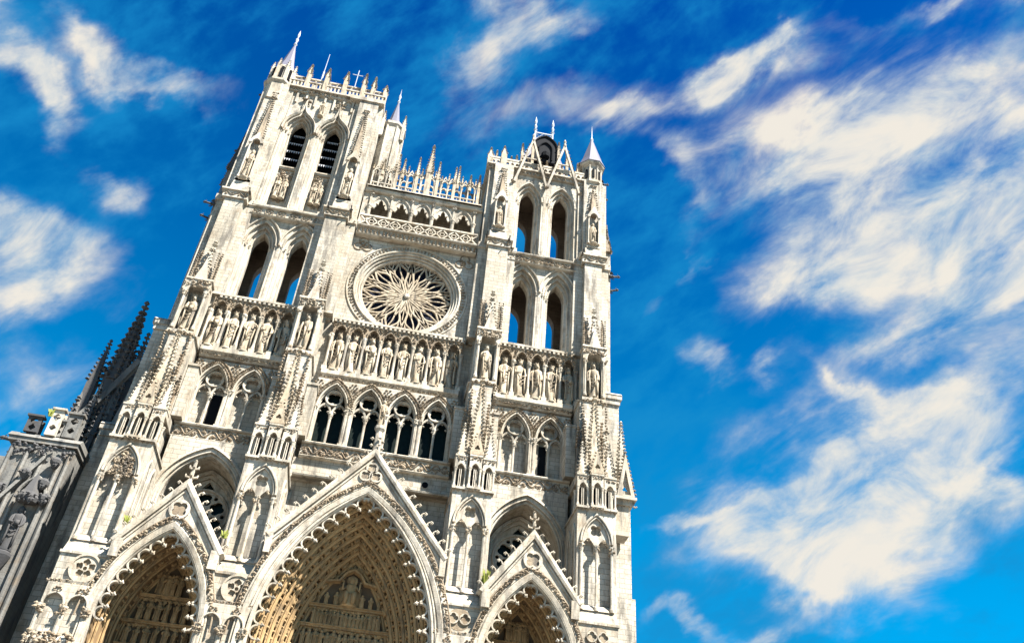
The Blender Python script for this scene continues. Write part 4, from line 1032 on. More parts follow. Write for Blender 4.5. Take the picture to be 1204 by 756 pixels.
# roof ridge with iron cresting and the dark dormer between the gablets
m = MB(); m.add([(8.6, 2.2, 30.3), (16.6, 2.2, 30.3), (16.6, 6.6, 30.3), (8.6, 6.6, 30.3), (11.9, 4.3, 41.3), (14.1, 4.3, 41.3), (14.1, 4.9, 41.3), (11.9, 4.9, 41.3)],
                [(0, 1, 5, 4), (1, 2, 6, 5), (2, 3, 7, 6), (3, 0, 4, 7), (4, 5, 6, 7)]); m.build('hip_roof', 'slate', T)
m = MB(); A_ = arch(12.9, 37.0, 1.35, 1.9, 8, 34.5); m.plate([A_], 2.0, 4.2); m.build('dormer', 'lead', T)
m = MB(); m.sweep(A_, [(0, 1.85), (.16, 1.85), (.16, 2.3), (0, 2.3)]); m.sweep(arch(12.9, 36.6, .8, 1.2, 8, 34.8), roll(.09, 1.9)); m.lathe(12.9, 1.8, [(.5, 35), (.5, 35.6), (.2, 36.1)], 8); m.build('dormer_rim', 'dark_fill', T)
m = MB()
for z in (41.3, 42.6): m.tube([(11.9, 4.6, z), (14.1, 4.6, z)], .09, 5)
for x in (11.9, 14.1): m.tube([(x, 4.6, 41.2), (x, 4.6, 44.6)], [.13, .03], 5) if False else m.lathe(x, 4.6, [(.14, 41.2), (.12, 42.8), (.25, 43.1), (.08, 43.3), (.22, 43.8), (.06, 44.1), (.2, 44.6), (.02, 45.6)], 6)
for i in range(2):
    a = 11.9 + i * 1.1; m.tube([(a, 4.6, 41.3), (a + 1.1, 4.6, 42.6)], .06, 4); m.tube([(a, 4.6, 42.6), (a + 1.1, 4.6, 41.3)], .06, 4)
m.build('ridge_cresting', 'iron', T)

# ---- left tower head
T = towers[-1]
m = MB(); m.box(-17.8, -6.9, .0, 1.2, 36.0, 36.6); m.box(-18.0, -6.7, -.28, 1.3, 36.45, 36.68); m.box(-7.6, -6.5, .1, 6.9, 36.1, 36.6); m.box(-10.3, -6.4, -.5, 1.2, 36.05, 36.6); m.build('cornice', 'plain', T)
m = MB(); m.leaves(-17.6, -7, -.02, 36.05, 36.4, 110, .12); m.build('carved_foliage', 'carved', T)
m = MB(); m.box(-17.4, -6.5, -.1, .15, 37.7, 37.9)
for i in range(26): c = -17.3 + i * .42; m.box(c - .09, c + .09, -.05, .1, 36.6, 37.7)
m.box(-17.4, -6.5, .45, .7, 39.0, 39.2); m.box(-17.4, -6.4, .3, 6.9, 36.6, 36.8)
for i in range(14): column(m, -17.2 + i * .82, .55, 36.7, 39.0, .11, 6, .3)
m.box(-6.9, -6.6, .5, 6.9, 37.8, 38.0); m.box(-6.9, -6.6, .5, 6.9, 38.9, 39.1)
for i in range(8): m.box(-6.85, -6.65, .9 + i * .8, 1.1 + i * .8, 36.7, 39.0)
m.build('parapet', 'plain', T)
for x, y, zt in ((-15.5, 0, 40.9), (-13.45, 0, 40.8), (-11.3, 0, 40.9), (-9.2, 0, 41.2), (-8.1, .2, 41.2), (-6.7, .4, 40.3)):
    m = MB(); m.box(x - .22, x + .22, y - .22, y + .22, 36.6, 39.2); spire(m, x, y, 39.2, zt - .3, .33, 4, 5, cs=.14); m.build('pinnacle', 'statue', T)
m = MB(); m.lathe(-18.5, .9, [(1.5, 33.5), (1.5, 36.2), (1.75, 36.5), (1.75, 36.8), (1.35, 37.0), (1.3, 39.6), (1.2, 39.8)], 8, pi / 8)
for k in range(8):
    a = pi / 8 + k * pi / 4; x, y = -18.5 + 1.35 * cos(a), .9 + 1.35 * sin(a); m.box(x - .16, x + .16, y - .16, y + .16, 36.8, 39.3); spire(m, x, y, 39.3, 40.7, .24, 4, 3, cs=.1, finial=False)
m.build('stair_turret', 'plain', T)
m = MB()
for k in range(8):
    a = k * pi / 4; x, y = -18.5 + 1.22 * cos(a), .9 + 1.22 * sin(a); m.box(x - .14, x + .14, y - .14, y + .14, 37.3, 39.2)
m.build('turret_slit', 'dark_fill', T)  # black boxes on the solid drum paint its shaded slits
m = MB(); m.lathe(-18.5, .9, [(1.15, 39.7), (.75, 41.3), (.10, 45.1)], 8, pi / 8); m.build('cone_roof', 'slate', T)
m = MB(); m.lathe(-18.5, .9, [(.1, 45), (.24, 45.3), (.08, 45.6), (.2, 46.3), (.05, 46.6), (.16, 47.2), (.01, 48.2)], 6); m.build('finial', 'lead_edge', T)
m = MB(); m.tube([(-10.3, .4, 39), (-10.3, .4, 42.2)], .05, 5); m.tube([(-10.9, .4, 41.3), (-9.7, .4, 41.3)], .05, 5); m.build('cross', 'iron', T)
m = MB(); m.tube([(-14.2, .6, 38.5), (-14.2, .6, 41)], .10, 5); m.tube([(-14.2, .6, 41), (-14.2, .6, 44.4)], [.05, .03], 5); m.build('lightning_rod', 'iron', T)
# turret standing in the angle behind the colonnade
tt = emp('angle_turret', cath)
m = MB(); m.lathe(-5.15, 3.0, [(1.42, 23.5), (1.42, 35.2), (1.65, 35.5), (1.65, 35.9), (1.3, 36.0)], 8, pi / 8)
for k in range(8):
    a = pi / 8 + k * pi / 4; m.tube([(-5.15 + 1.45 * cos(a), 3 + 1.45 * sin(a), 24), (-5.15 + 1.45 * cos(a), 3 + 1.45 * sin(a), 35.2)], .12, 5)
m.build('shaft', 'ashlar', tt)
m = MB(); m.lathe(-5.2, 3.0, [(.95, 35.9), (.6, 37.6), (.08, 41)], 8, pi / 8); m.build('cone_roof', 'slate', tt)
m = MB(); m.lathe(-5.2, 3.0, [(.08, 40.9), (.2, 41.2), (.07, 41.5), (.18, 42.2), (.05, 42.5), (.01, 43.6)], 6); m.build('finial', 'lead_edge', tt)
m = MB()
for (x, y) in ((-3.9, 2.2), (-6.3, 2.0)): m.box(x - .2, x + .2, y - .2, y + .2, 33.5, 36.2); spire(m, x, y, 36.2, 37.6, .28, 4, 4, cs=.1)
m.build('pinnacle', 'plain', tt)

# ------------------------------------------------------------------ side bays below the towers
for s in (-1, 1):
    bx = s * 12.9; x0, x1 = bx - 3.5, bx + 3.5
    kings_gallery(s * 13.1, 5, bx - 3.65, bx + 3.65, 0); kings(s * 13.1, 5, 0, s)
    triforium('triforium', bx - 3.6, bx + 3.6, [s * 13.15 - 1.55, s * 13.15 + 1.55], .7, ['slit', 'blind'] if s < 0 else ['blind', 'slit'])
    W2 = emp('portal_window', cath)
    b = MB(); b.plate([rect(x0, x1, -21.0, -9.1), arch(bx, -14.6, 3.38, 4.75, 18, -20.9)], -.35, .2)
    b.box(x0, x1, 3.4, 4.0, GND, 5.6); b.box(x0, x1, .9, 3.5, GND, -21); b.build('wall', 'ashlar', W2)
    m = MB()
    for k, (hw, h, y) in enumerate(((3.30, 4.66, -.35), (3.12, 4.44, -.15), (2.75, 3.98, 2.0), (2.55, 3.70, 2.3))):
        p = arch(bx, -14.6, hw - .14, h - .16, 16, -20.9)
        m.sweep(p, [(0, y + .1), (.06, y), (.24, y), (.24, y + .4), (0, y + .4)]); m.sweep(p, roll(.08, y + .02, .02))
    m.sweep(arch(bx, -14.6, 3.55, 4.95, 18), [(-.1, -.55), (.08, -.5), (.14, -.3), (-.1, -.3)])
    # deep soffit
    m.sweep(arch(bx, -14.6, 2.92, 4.2, 16, -20.9), [(0, .0), (.35, .0), (.35, 3.4), (0, 3.4)])
    m.build('window_arch', 'plain', W2)
    m = MB(); zr = -14.15; R = 2.02
    m.plate([arch(bx, -14.6, 2.42, 3.5, 14, -20.9), circle(bx, zr, R, 36), [(bx - .55, -12.0), (bx + .55, -12.0), (bx, -11.35)]] +
            [rect(bx - 2.2, bx - .12, -20.8, -16.6), rect(bx + .12, bx + 2.2, -20.8, -16.6)], 2.55, 2.9)
    m.sweep(circle(bx, zr, R + .05, 36)[::-1], roll(.12, 2.5), True)
    fo = [circle(bx, zr, R - .02, 48), foil(bx, zr, .62, 4, 0, 24)]
    for k in range(6):
        a = pi / 6 + k * pi / 3; fo.append(foil(bx + 1.28 * cos(a), zr + 1.28 * sin(a), .60, 4, a + pi / 4, 26, .48, .50))
        a += pi / 6; fo.append(circle(bx + 1.68 * cos(a), zr + 1.68 * sin(a), .17, 8))
    m.plate(fo, 2.58, 2.8); m.build('roundel_tracery', 'plain', W2)
    m = MB(); m.plate([arch(bx, -14.6, 2.42, 3.5, 14, -20.9)], 3.0, 3.05); m.build('pane', 'glass', W2)

# ------------------------------------------------------------------ portals
def portal(cx, big):
    s = 0 if big else (-1 if cx < 0 else 1)
    P = emp('portal', cath); zs = -25.5
    if big: hwo, ho, hwi, hi, gw, gz, ga, N, th, tw = 6.95, 11.9, 5.95, 11.25, 6.25, -18.4, -10.8, 7, 7.9, 3.3
    else: hwo, ho, hwi, hi, gw, gz, ga, N, th, tw = 3.8, 7.15, 3.2, 6.45, 3.5, -20.35, -15.55, 4, 5.75, 2.35
    b = MB(); gwl = gw
    outline = [(cx - gw, GND), (cx + gw, GND), (cx + gw, gz), (cx, ga), (cx - gw, gz)]
    b.plate([outline, arch(cx, zs, hwi + .45, hi + .35, 22, GND + .02)], -5.5, -4.9)
    g = b.build('gable', 'plain', P)
    # coping
    m = MB(); L = [(cx - gw - .05, gz - .05), (cx, ga), (cx + gw + .05, gz - .05)]
    m.sweep(L, [(-.18, -5.72), (.0, -5.78), (.24, -5.72), (.30, -5.55), (.30, -4.7), (-.18, -4.7)])
    m.sweep([(p[0], p[1] - .55) for p in L], [(-.05, -5.6), (.06, -5.6), (.06, -5.4), (-.05, -5.4)])
    for q in (-1, 1): m.box(cx + q * (gw - .25) - .3, cx + q * (gw - .25) + .3, -5.75, -4.8, gz - 1.1, gz + .2) if not big else m.box(cx + q * (gw - .1) - .22, cx + q * (gw - .1) + .22, -5.7, -4.8, gz - 1.3, gz + .1)
    m.build('coping', 'plain', P)
    # crockets up the slopes
    n = 12 if big else 8; sl = atan2(ga - gz, gw)
    for q in (-1, 1):
        for i in range(n):
            t = (i + .5) / n; x = cx + q * gw * (1 - t); z = gz + (ga - gz) * t
            inst('crocket', CROCK if big else CROCK_S, P, (x + q * .18, -5.25, z + .22), (0, q * (pi / 2 - sl) * .55, pi if q < 0 else 0) if q > 0 else (0, -(pi / 2 - sl) * .55, 0), (1.15 if q > 0 else -1.15, 1.15, 1.15))
    # finial
    m = MB()
    if big:
        m.lathe(cx, -5.25, [(.34, ga - .2), (.30, ga + .5), (.26, ga + 2.0), (.42, ga + 2.25), (.42, ga + 2.5), (.3, ga + 2.55)], 8)
        for z in (ga + .7, ga + 1.3):
            for k in range(4): m.blob(cx + .45 * cos(k * pi / 2 + .4), -5.25 + .45 * sin(k * pi / 2 + .4), z, .16, .2)
    else:
        m.lathe(cx, -5.25, [(.22, ga - .1), (.12, ga + .6), (.12, ga + 1.9), (.03, ga + 2.1)], 6)
        for z, w in ((ga + .75, .40), (ga + 1.45, .30)):
            for k in range(4): m.tube([(cx, -5.25, z - .1), (cx + w * cos(k * pi / 2), -5.25 + w * sin(k * pi / 2), z), (cx + w * 1.1 * cos(k * pi / 2), -5.25 + w * 1.1 * sin(k * pi / 2), z + .18)], [.09, .10, .05], 5)
        m.blob(cx, -5.25, ga + 2.0, .18)
    m.build('finial', 'plain', P)
    # foil relief in the gable
    m = MB(); zc_ = ga - 1.75 if big else ga - 1.95; R = .95 if big else .72
    if big:
        for k in range(3):
            a = pi / 2 + k * 2 * pi / 3; fx, fz = cx + .46 * cos(a), zc_ + .46 * sin(a)
            m.plate([circle(fx, fz, .46, 20), foil(fx, fz, .36, 4, pi / 4, 20)], -5.62, -5.45)
    else: m.plate([circle(cx, zc_, R, 28), foil(cx, zc_, R * .8, 4, pi / 4, 28)], -5.64, -5.45)
    m.build('gable_roundel', 'plain', P); m = MB(); m.plate([circle(cx, zc_, R * (.9 if not big else .95), 20)], -5.53, -5.51); m.build('roundel_ground', 'carved', P)
    # arch mouldings round the mouth
    m = MB(); nA = 26
    for (o_, y, r) in ((.0, -5.52, .10), (.18, -5.5, .07)): m.sweep(arch(cx, zs, hwo - .02 + o_ * 0, ho + o_ * 0, nA, GND + .1), roll(r, y, -.1 + o_))
    m.sweep(arch(cx, zs, hwo, ho, nA, GND + .1), [(-.45, -5.46), (-.38, -5.6), (-.10, -5.66), (-.02, -5.5), (-.02, -5.3), (-.45, -5.3)])
    m.sweep(arch(cx, zs, hwi, hi, nA, GND + .1), [(0, -5.0), (.02, -5.42), (.12, -5.5), (.5, -5.5), (.5, -4.9)])
    m.sweep(arch(cx, zs, hwi + .2, hi + .2, nA, GND + .1), roll(.09, -5.5)); m.sweep(arch(cx, zs, hwi + .42, hi + .42, nA, GND + .1), roll(.07, -5.52))
    m.build('mouth_moulding', 'plain', P)
    m = MB(); A = arch(cx, zs, hwo + .26, ho + .3, 74 if big else 46)
    for (x, z) in A[6:-6]:
        for k in range(2): m.blob(x + random.uniform(-.1, .1), -5.60, z + random.uniform(-.12, .12), .12, .45)
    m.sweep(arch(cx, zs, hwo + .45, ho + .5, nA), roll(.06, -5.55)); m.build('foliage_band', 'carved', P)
    # pierced fringe of cusps
    A = arch(cx, zs, hwi, hi, 60); d = [0]
    for i in range(1, len(A)): d.append(d[-1] + hypot(A[i][0] - A[i - 1][0], A[i][1] - A[i - 1][1]))
    half = d[60]; w = .98 if big else .86; n = int(half / w)
    me = CUSP_B if big else CUSP_S
    def at(dist):
        for i in range(1, len(A)):
            if d[i] >= dist:
                t = (dist - d[i - 1]) / (d[i] - d[i - 1]); x = A[i - 1][0] + t * (A[i][0] - A[i - 1][0]); z = A[i - 1][1] + t * (A[i][1] - A[i - 1][1])
                return x, z, atan2(A[i][1] - A[i - 1][1], A[i][0] - A[i - 1][0])
    for side in (0, 1):
        for i in range(n):
            dist = (half - (i + .5) * half / n) if side == 0 else (half + (i + .5) * half / n)
            x, z, a = at(min(dist, d[-1] - .01))
            inst('cusp', me, P, (x, -5.15, z), (0, -a, 0), (1 if side else -1, 1, 1))
    # splayed arch rings
    for k in range(N):
        t0, t1 = k / N, (k + 1) / N
        def hh(t): return hwi + .05 + (tw - hwi) * t, hi + .05 + (th - hi) * t, -5.0 + 4.5 * t
        a0, b0, y0 = hh(t0); a1, b1, y1 = hh(t1)
        m = MB(); L0 = arch(cx, zs, a0, b0, 18, GND + .1); L1 = arch(cx, zs, a1, b1, 18, GND + .1); am, bm, ym = hh(t0 + .5 / N)
        Lm = arch(cx, zs, a0 * .9 + a1 * .1, b0 * .9 + b1 * .1, 18, GND + .1)
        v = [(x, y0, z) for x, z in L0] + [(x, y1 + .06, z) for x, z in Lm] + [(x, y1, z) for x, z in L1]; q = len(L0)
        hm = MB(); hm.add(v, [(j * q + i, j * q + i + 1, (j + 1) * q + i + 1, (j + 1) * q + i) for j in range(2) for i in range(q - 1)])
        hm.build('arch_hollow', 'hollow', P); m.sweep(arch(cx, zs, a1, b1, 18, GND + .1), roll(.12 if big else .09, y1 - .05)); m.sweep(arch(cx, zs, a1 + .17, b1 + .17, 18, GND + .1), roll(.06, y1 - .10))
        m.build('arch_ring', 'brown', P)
        A2 = arch(cx, zs, (a0 + a1) / 2 + .14, (b0 + b1) / 2 + .10, 40); dd = [0]
        for i in range(1, len(A2)): dd.append(dd[-1] + hypot(A2[i][0] - A2[i - 1][0], A2[i][1] - A2[i - 1][1]))
        st = 1.02 if big else .98; hf = dd[40]; cnt = int(hf / st)
        for side in (0, 1):
            for i in range(cnt):
                dist = hf + (1 if side else -1) * (i + .55) * hf / cnt
                j = next((j for j in range(1, len(A2)) if dd[j] >= dist), len(A2) - 1)
                x, z = A2[j]; a = atan2(A2[j][1] - A2[j - 1][1], A2[j][0] - A2[j - 1][0])
                inst('arch_figure', ARCHFIG[(i + k) % 4], P, (x, (y0 + y1) / 2 - .02, z), (0, (pi / 2 - a) if side == 0 else -(a + pi / 2), (.5 if side == 0 else -.5) * .6), .93 if big else .85)
    # tympanum
    m = MB(); m.plate([arch(cx, zs, tw + .1, th + .1, 18, -27.2)], -.45, .4)
    zr = (-21.15, -22.62, -24.3, -26.0) if big else (-22.1, -23.95, -25.6)
    for z in zr: m.box(cx - tw - .2, cx + tw + .2, -.85, -.4, z - .13, z + .08); m.box(cx - tw - .2, cx + tw + .2, -.95, -.4, z + .02, z + .09)
    m.box(cx - tw - .2, cx + tw + .2, -.6, .4, -27.4, -27.0)
    m.build('tympanum', 'brown', P); m = MB(); m.plate([arch(cx, zs, tw + .02, th + .02, 18, -27.0)], -.47, -.455); m.build('tympanum_ground', 'relief_ground', P)
    m = MB(); m.box(cx - tw - .3, cx - .4, -.35, .3, GND, -27.2); m.box(cx + .4, cx + tw + .3, -.35, .3, GND, -27.2); m.build('door', 'wood', P)
    m = MB(); m.box(cx - .4, cx + .4, -1.0, .3, GND, -27.2); m.build('trumeau', 'brown', P)
    if big:
        inst('relief_christ', CHRIST, P, (cx, -.8, -21.05))
        for (dx, z, sc, kk) in ((-.95, -21.05, .56, 1), (.95, -21.05, .56, 2), (-1.65, -21.05, .50, 3), (1.6, -21.05, .50, 4), (-2.2, -21.05, .34, 5), (2.2, -21.05, .34, 1), (-.75, -19.15, .3, 2), (.75, -19.15, .3, 3), (0, -18.3, .24, 1)):
            inst('relief_figure', FIGB[kk % 3], P, (cx + dx, -.75, z), (0, 0, 0), (sc * .85 * (1.5 if kk == 0 else 1), sc * .8, sc * .62))
        m = MB(); m.sweep([(cx - 2.1, -19.5), (cx - .9, -19.3), (cx - .5, -18.7), (cx, -18.4), (cx + .5, -18.7), (cx + .9, -19.3), (cx + 2.1, -19.5)], [(0, -1.1), (.14, -1.1), (.14, -.4), (0, -.4)]); m.build('canopy', 'brown', P)
        rows = ((-22.55, 17, .42), (-24.2, 14, .47), (-25.9, 11, .48))
    else: rows = ((-22.0, 4, .56), (-23.85, 6, .54), (-25.5, 7, .48))
    if not big:
        inst('relief_figure', FIGB[0], P, (cx, -.75, zr[0] + .02), (0, 0, 0), (.5, .4, .55))
    for z, cnt, sc in rows:
        R = (tw * tw + th * th) / (2 * tw); c_ = R - tw; wz = max(.6, sqrt(max(0, R * R - (z + 1.2 - zs) ** 2)) - c_)
        for i in range(cnt):
            if not big and z == -22.0 and False: continue
            inst('relief_figure', FIGB[(i * 2) % 3], P, (cx - wz + 2 * wz * (i + .5) / cnt, -.68 - random.uniform(0, .12), z), (0, 0, random.uniform(-.7, .7)), (sc * random.uniform(1.0, 1.35), sc * 1.1, sc * random.uniform(.82, 1.02)))
    # crowd of small relief between and over the standing figures
    m = MB()
    for z, z2 in ((zr[0] - 1.35, zr[0] - .2), (zr[1] - 1.5, zr[1] - .2), (zr[0] + .1, -18.2 if big else -20.6)):
        R = (tw * tw + th * th) / (2 * tw); c_ = R - tw
        for _ in range(150 if big else 90):
            z = random.uniform(z, z2) if False else random.uniform(z2 - (z2 - z), z2); w_ = max(.2, sqrt(max(0, R * R - (z - zs) ** 2)) - c_)
            m.blob(cx + random.uniform(-w_, w_) * .95, -.58 - random.uniform(0, .12), z, random.uniform(.07, .15), .5, (1, .8, 1.3))
    m.build('carved_relief', 'relief', P)
    return P
CUSP_B = cusp_mesh('cusp', 'plain', .98); CUSP_S = cusp_mesh('cusp', 'plain', .86)
def christ_mesh():
    b = MB()
    b.lathe(0, 0, [(.62, 0), (.60, .12), (.50, .3), (.46, .75), (.40, .95), (.34, 1.15), (.40, 1.5), (.36, 1.62), (.13, 1.70), (.12, 1.76), (.19, 1.86), (.20, 2.0), (.13, 2.14), (.02, 2.18)], 12, 0, .7)
    for q in (-1, 1):
        b.tube([(q * .2, -.1, .9), (q * .30, -.55, .85), (q * .28, -.5, .1)], [.2, .19, .13], 6)
        b.tube([(q * .36, 0, 1.5), (q * .62, -.1, 1.22), (q * .62, -.25, 1.7)], [.13, .11, .06], 6)
        for k in range(4): b.tube([(q * .62, -.25, 1.7), (q * (.57 + .035 * k), -.27, 1.84)], .018, 4)
    b.lathe(0, .12, [(.0, 1.55), (.36, 1.75), (.42, 2.0), (.34, 2.25), (.02, 2.4)], 14, 0, .25)
    b.box(-.8, .8, .1, .3, 0, 1.5)
    return b.mesh('relief_christ', 'relief', True, world=False)
CHRIST = christ_mesh()
FIGB = [figure_mb(3.0, 9, False, .05, a, 40 + i).mesh('relief_figure', 'relief', True, world=False) for i, a in enumerate(['book', 'cross', 'raise'])]
portal(0, True); portal(-12.65, False); portal(12.7, False)
o = inst('gable_statue', SAINT[2], None, (0, -5.25, -8.22), (0, 0, 0), (.75, .75, .8)); tag(o, 'small stone figure on the pedestal at the tip of the central gable', 'statue')

# ---- blocks beside the portals: rosettes, quatrefoils, low arcades
for c in (-17.65, -7.75, 7.8, 17.75):
    P = emp('portal_pier', cath); end = abs(c) > 10; s = 1 if c > 0 else -1
    m = MB()
    m.box(c - 1.5, c + 1.5, -5.3, -4.9, GND, -23.6); m.sweep([(c - 1.55, -23.45), (c + 1.55, -23.45)], [(-.14, -4.9), (-.1, -5.5), (.08, -5.55), (.14, -5.4), (.14, -4.9)])
    m.build('face', 'ashlar', P)
    m = MB(); R = .86
    if c < 0:
        x = c + (.25 if c < -10 else .28); m.plate([circle(x, -22.35, 1.0, 32), circle(x, -22.35, .86, 32)], -5.28, -5.0)
        lp = [circle(x, -22.35, .87, 36)] + ([foil(x + .42 * cos(k * 2 * pi / 5 + pi / 2), -22.35 + .42 * sin(k * 2 * pi / 5 + pi / 2), .26, 4, k, 14) for k in range(5)] + [circle(x, -22.35, .14, 8)])
        m.plate(lp, -5.2, -5.0)
    else:
        for dx in (-.42, .42): m.plate([circle(c + dx, -22.3, .40, 22), foil(c + dx, -22.3, .36, 4, 0, 24)], -5.18, -5.0)
    m.build('rosette', 'plain', P)
    q = MB(); q.plate([circle(c + .25 if c < 0 else c, -22.33, .8, 16)], -5.065, -5.058); q.build('rosette_ground', 'carved', P)
    # arcade of two trefoil arches with foliate capitals
    m = MB(); hs = .82
    for dx in (-.74, .74):
        A = arch(c + dx, -25.0, .66, .75, 8)
        m.plate([[(c + dx - .74, -23.6), (c + dx - .74, -25.1), (c + dx - .62, -25.1)] + trefarch(c + dx, -25.1, -24.9, .60, .72)[1:-1] + [(c + dx + .62, -25.1), (c + dx + .74, -25.1), (c + dx + .74, -23.6)]], -5.62, -5.3)
        m.sweep(A, roll(.07, -5.64))
    for dx in (-1.42, 0, 1.42): column(m, c + dx, -5.5, -29.5, -25.05, .15, 8, .5)
    m.build('low_arcade', 'plain', P)
    m = MB()
    for dx in (-1.42, 0, 1.42): m.leaves(c + dx - .28, c + dx + .28, -5.6, -25.6, -25.05, 22, .13, .15)
    for dx in (-.74, .74):
        for k in range(6): m.blob(c + dx + .22 * cos(k), -5.66, -24.05 + .16 * sin(k), .1)
    m.leaves(c - 1.7, c + 1.7, -5.5, -23.6, -23.35, 40, .09, .08)
    for dx in (-.74, .74): m.leaves(c + dx - .7, c + dx + .7, -5.9, -27.7, -26.9, 50, .16, .4)
    m.build('carved_capital', 'carved', P)
    m = MB()
    for dx in (-.74, .74): m.lathe(c + dx, -5.55, [(.5, -27.0), (.62, -27.3), (.55, -27.6)], 6)
    m.build('statue_canopy', 'plain', P)
# weeds on the gable shoulders
for (x, y, z, lb) in ((9.35, -5.1, -19.6, 'yellow-green weeds growing at the left foot of the right portal gable'), (-16.0, -5.1, -18.9, 'small green weeds at the left foot of the left portal gable'), (-9.2, -5.5, -19.1, 'small green weeds at the right foot of the left portal gable'), (-25.3, -1.6, -9.8, 'green weeds on top of the dark side chapel cornice')):
    m = MB()
    for _ in range(60 if x > 0 else 26):
        a = random.uniform(0, 6.28); h = random.uniform(.3, 1.15) * (1 if x > 0 else .6); q = random.uniform(.05, .45) * (1 if x > 0 else .7); bx_, bz_ = q * cos(a), q * sin(a)
        m.add([(bx_ * .3, bz_ * .3, 0), (bx_, bz_, h), (bx_ * .8 + .08, bz_ * .8 + .05, h * .9), (bx_ * .3 + .06, bz_ * .3, 0)], [(0, 1, 2, 3)])
    me = m.mesh('weeds', 'weed', world=False); o = inst('weed_tuft', me, None, (x, y, z)); tag(o, lb, 'weeds')

# ------------------------------------------------------------------ side chapel to the left, dark with soot and painted-in shade
ch = bpy.data.objects.new('side_chapel', None); col.objects.link(ch); tag(ch, 'sooty side chapel with black crocketed spires left of the cathedral front', 'chapel')
DX, DY = -.15, .9
b = MB()
b.box(-26.9, -22.35, -2.2, 8, GND, -12.2); b.box(-30, -26, 1.0, 12, GND, -12.0)
b.box(-27.3, -22.2, -2.4, 3, -12.1, -11.75); b.wedge(-27.4, -22.1, -2.5, 3, -2.1, -11.75, -11.3)
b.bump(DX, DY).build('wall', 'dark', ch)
for (x0, x1, y, z0, z1) in ((-26.6, -25.6, -2.3, -11.2, -9.9), (-25.0, -24.2, -2.4, -11.3, -9.1), (-23.8, -22.8, -2.2, -11.2, -9.2), (-24.6, -23.9, -2.1, -11.2, -9.9)):
    m = MB(); m.plate([rect(x0, x1, z0, z1), foil((x0 + x1) / 2, z0 + (z1 - z0) * .3, .26, 4, 0, 20), foil((x0 + x1) / 2, z0 + (z1 - z0) * .72, .30, 4, 0, 20)], y, y + .3)
    m.box(x0 - .12, x1 + .12, y - .15, y + .5, z1, z1 + .16); m.box(x0, x1, y + .7, y + .9, z0, z1); m.bump(DX, DY).build('battlement', 'plain' if x0 == -25.0 else ('black' if x0 == -26.6 else 'dark'), ch)
m = MB()
for x in (-26.75, -25.55, -24.3, -23.0, -22.5): m.tube([(x, -2.3, GND), (x, -2.3, -12.6)], .16, 6)
m.sweep([(-26.8, -19.2), (-24.6, -14.2), (-22.4, -19.2)], [(0, -2.6), (.25, -2.6), (.25, -2.2), (0, -2.2)]) if False else m.sweep([(-26.7, -18.8), (-24.0, -13.4)], [(0, -2.7), (.25, -2.7), (.25, -2.2), (0, -2.2)])
m.sweep(arch(-24.0, -16.5, 1.0, 1.7, 8, -27), roll(.13, -2.4)); m.sweep(arch(-24.0, -25.0, 1.0, 1.6, 8, -34), roll(.13, -2.4))
m.bump(DX, DY).build('tracery', 'dark', ch)
m = MB()
for (x, z) in ((-26.2, -16.2), (-25.9, -18.0), (-23.2, -13.6), (-23.4, -15.4), (-24.9, -14.8), (-22.9, -16.6)): m.lathe(x, -2.6, [(.1, z - .5), (.38, z - .1), (.42, z + .15), (.2, z + .4)], 7); m.leaves(x - .35, x + .35, -2.8, z - .3, z + .3, 10, .16)
m.leaves(-27, -22.3, -2.4, -13.1, -12.3, 60, .16); m.bump(DX, DY).build('carved_boss', 'black', ch)
for i, (z, lb) in enumerate(((-20.8, 'dark weathered statue under a canopy on the side chapel, upper one'), (-28.6, 'dark weathered statue on the side chapel at lower left corner'))):
    o = inst('chapel_statue', DARKFIG, None, (-23.95 + DX, -2.75 + DY, z), (0, 0, .2), 1.15); tag(o, lb, 'statue', 'sooty statues on the side chapel')
    m = MB(); m.lathe(-23.95, -2.7, [(.25, z - 1.2), (.6, z - .3), (.6, z - .15)], 8); m.lathe(-23.95, -2.7, [(.75, z + 3.8), (.85, z + 4.1), (.6, z + 4.5), (.1, z + 6.0)], 6); m.leaves(-24.6, -23.3, -3.2, z + 3.7, z + 4.3, 24, .18, .3)
    m.bump(DX, DY).build('carved_canopy', 'black', ch)
inst('gargoyle', GARG, ch, (-26.6 + DX, -1.6 + DY, -11.9), (0, 0, radians(-88)), .95); inst('gargoyle', GARG, ch, (-26.2 + DX, -1.6 + DY, -13.0), (0, 0, radians(-80)), .6)
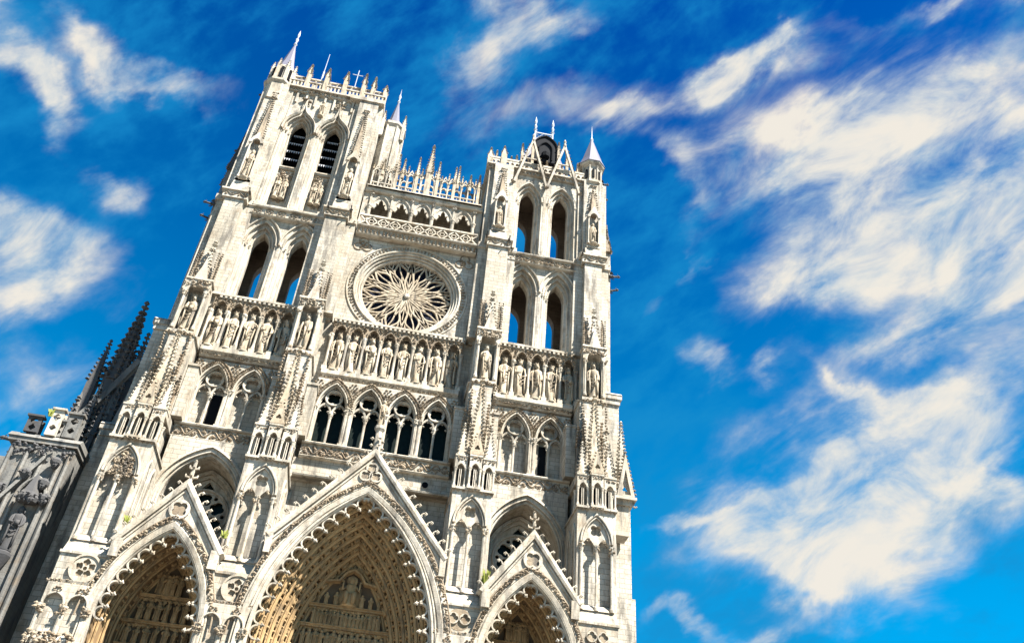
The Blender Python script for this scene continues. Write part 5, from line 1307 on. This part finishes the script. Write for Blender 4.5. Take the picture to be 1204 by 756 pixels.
# spires behind
for (x, y, z0, z1, r, cs) in ((-24.9, 7, -1.0, 7.6, 1.0, .30), (-26.6, 7, -1.4, 2.9, .55, .2), (-23.6, 7, -1.0, 4.2, .5, .24), (-24.25, 6.4, -1.5, 3.0, .42, .2)):
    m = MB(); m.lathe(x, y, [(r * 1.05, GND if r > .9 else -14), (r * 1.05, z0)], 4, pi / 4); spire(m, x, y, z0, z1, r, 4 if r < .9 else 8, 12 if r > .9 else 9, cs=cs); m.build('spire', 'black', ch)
for (x, y, z0, z1, w) in ((-25.2, 5.6, -9, -3.4, 1.0), (-26.6, 5.8, -10, -4.6, .8), (-23.6, 5.0, -10, -4.0, .9)):
    m = MB(); m.box(x - w / 2, x + w / 2, y, y + 1.2, -14, z0 + 1.5); m.plate([[(x - w * .7, z0 + 1.5), (x + w * .7, z0 + 1.5), (x, z1 + 1.5)]], y - .2, y + .2)
    for q in (-1, 1):
        for t in range(7): m.blob(x + q * w * .7 * (1 - t / 7), y - .1, z0 + 1.6 + (z1 - z0) * t / 7, .17, .3)
    m.build('gablet', 'dark', ch)
for (x, y, z0, z1) in ((-25.4, 2.4, -10.5, -6.0), (-24.2, 2.0, -10.5, -6.6), (-23.2, 2.6, -10, -5.4), (-22.7, 3.4, -9, -3.6), (-24.6, 4.0, -9, -4.0)):
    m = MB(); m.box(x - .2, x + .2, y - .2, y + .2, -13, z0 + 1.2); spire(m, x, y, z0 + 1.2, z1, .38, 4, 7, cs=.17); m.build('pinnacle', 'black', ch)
m = MB(); m.sweep([(-27.2, -9.5), (-24.2, -4.2), (-22.4, .2)], [(0, 4.4), (.5, 4.4), (.5, 5.0), (0, 5.0)])
m.add([(-22.6, 2.5, -12), (-21.6, 2.5, -12), (-21.6, 2.5, -2.2), (-22.6, 4.5, -12), (-21.6, 4.5, -12), (-21.6, 4.5, -2.2)], [(0, 1, 2), (5, 4, 3), (0, 3, 4, 1), (1, 4, 5, 2), (2, 5, 3, 0)]); m.build('flying_buttress', 'dark', ch)

# ------------------------------------------------------------------ ground
m = MB(); m.add([(-3000, -3000, GND), (3000, -3000, GND), (3000, 3000, GND), (-3000, 3000, GND)], [(0, 1, 2, 3)]); o = m.build('ground', 'paving'); tag(o, kind='structure')
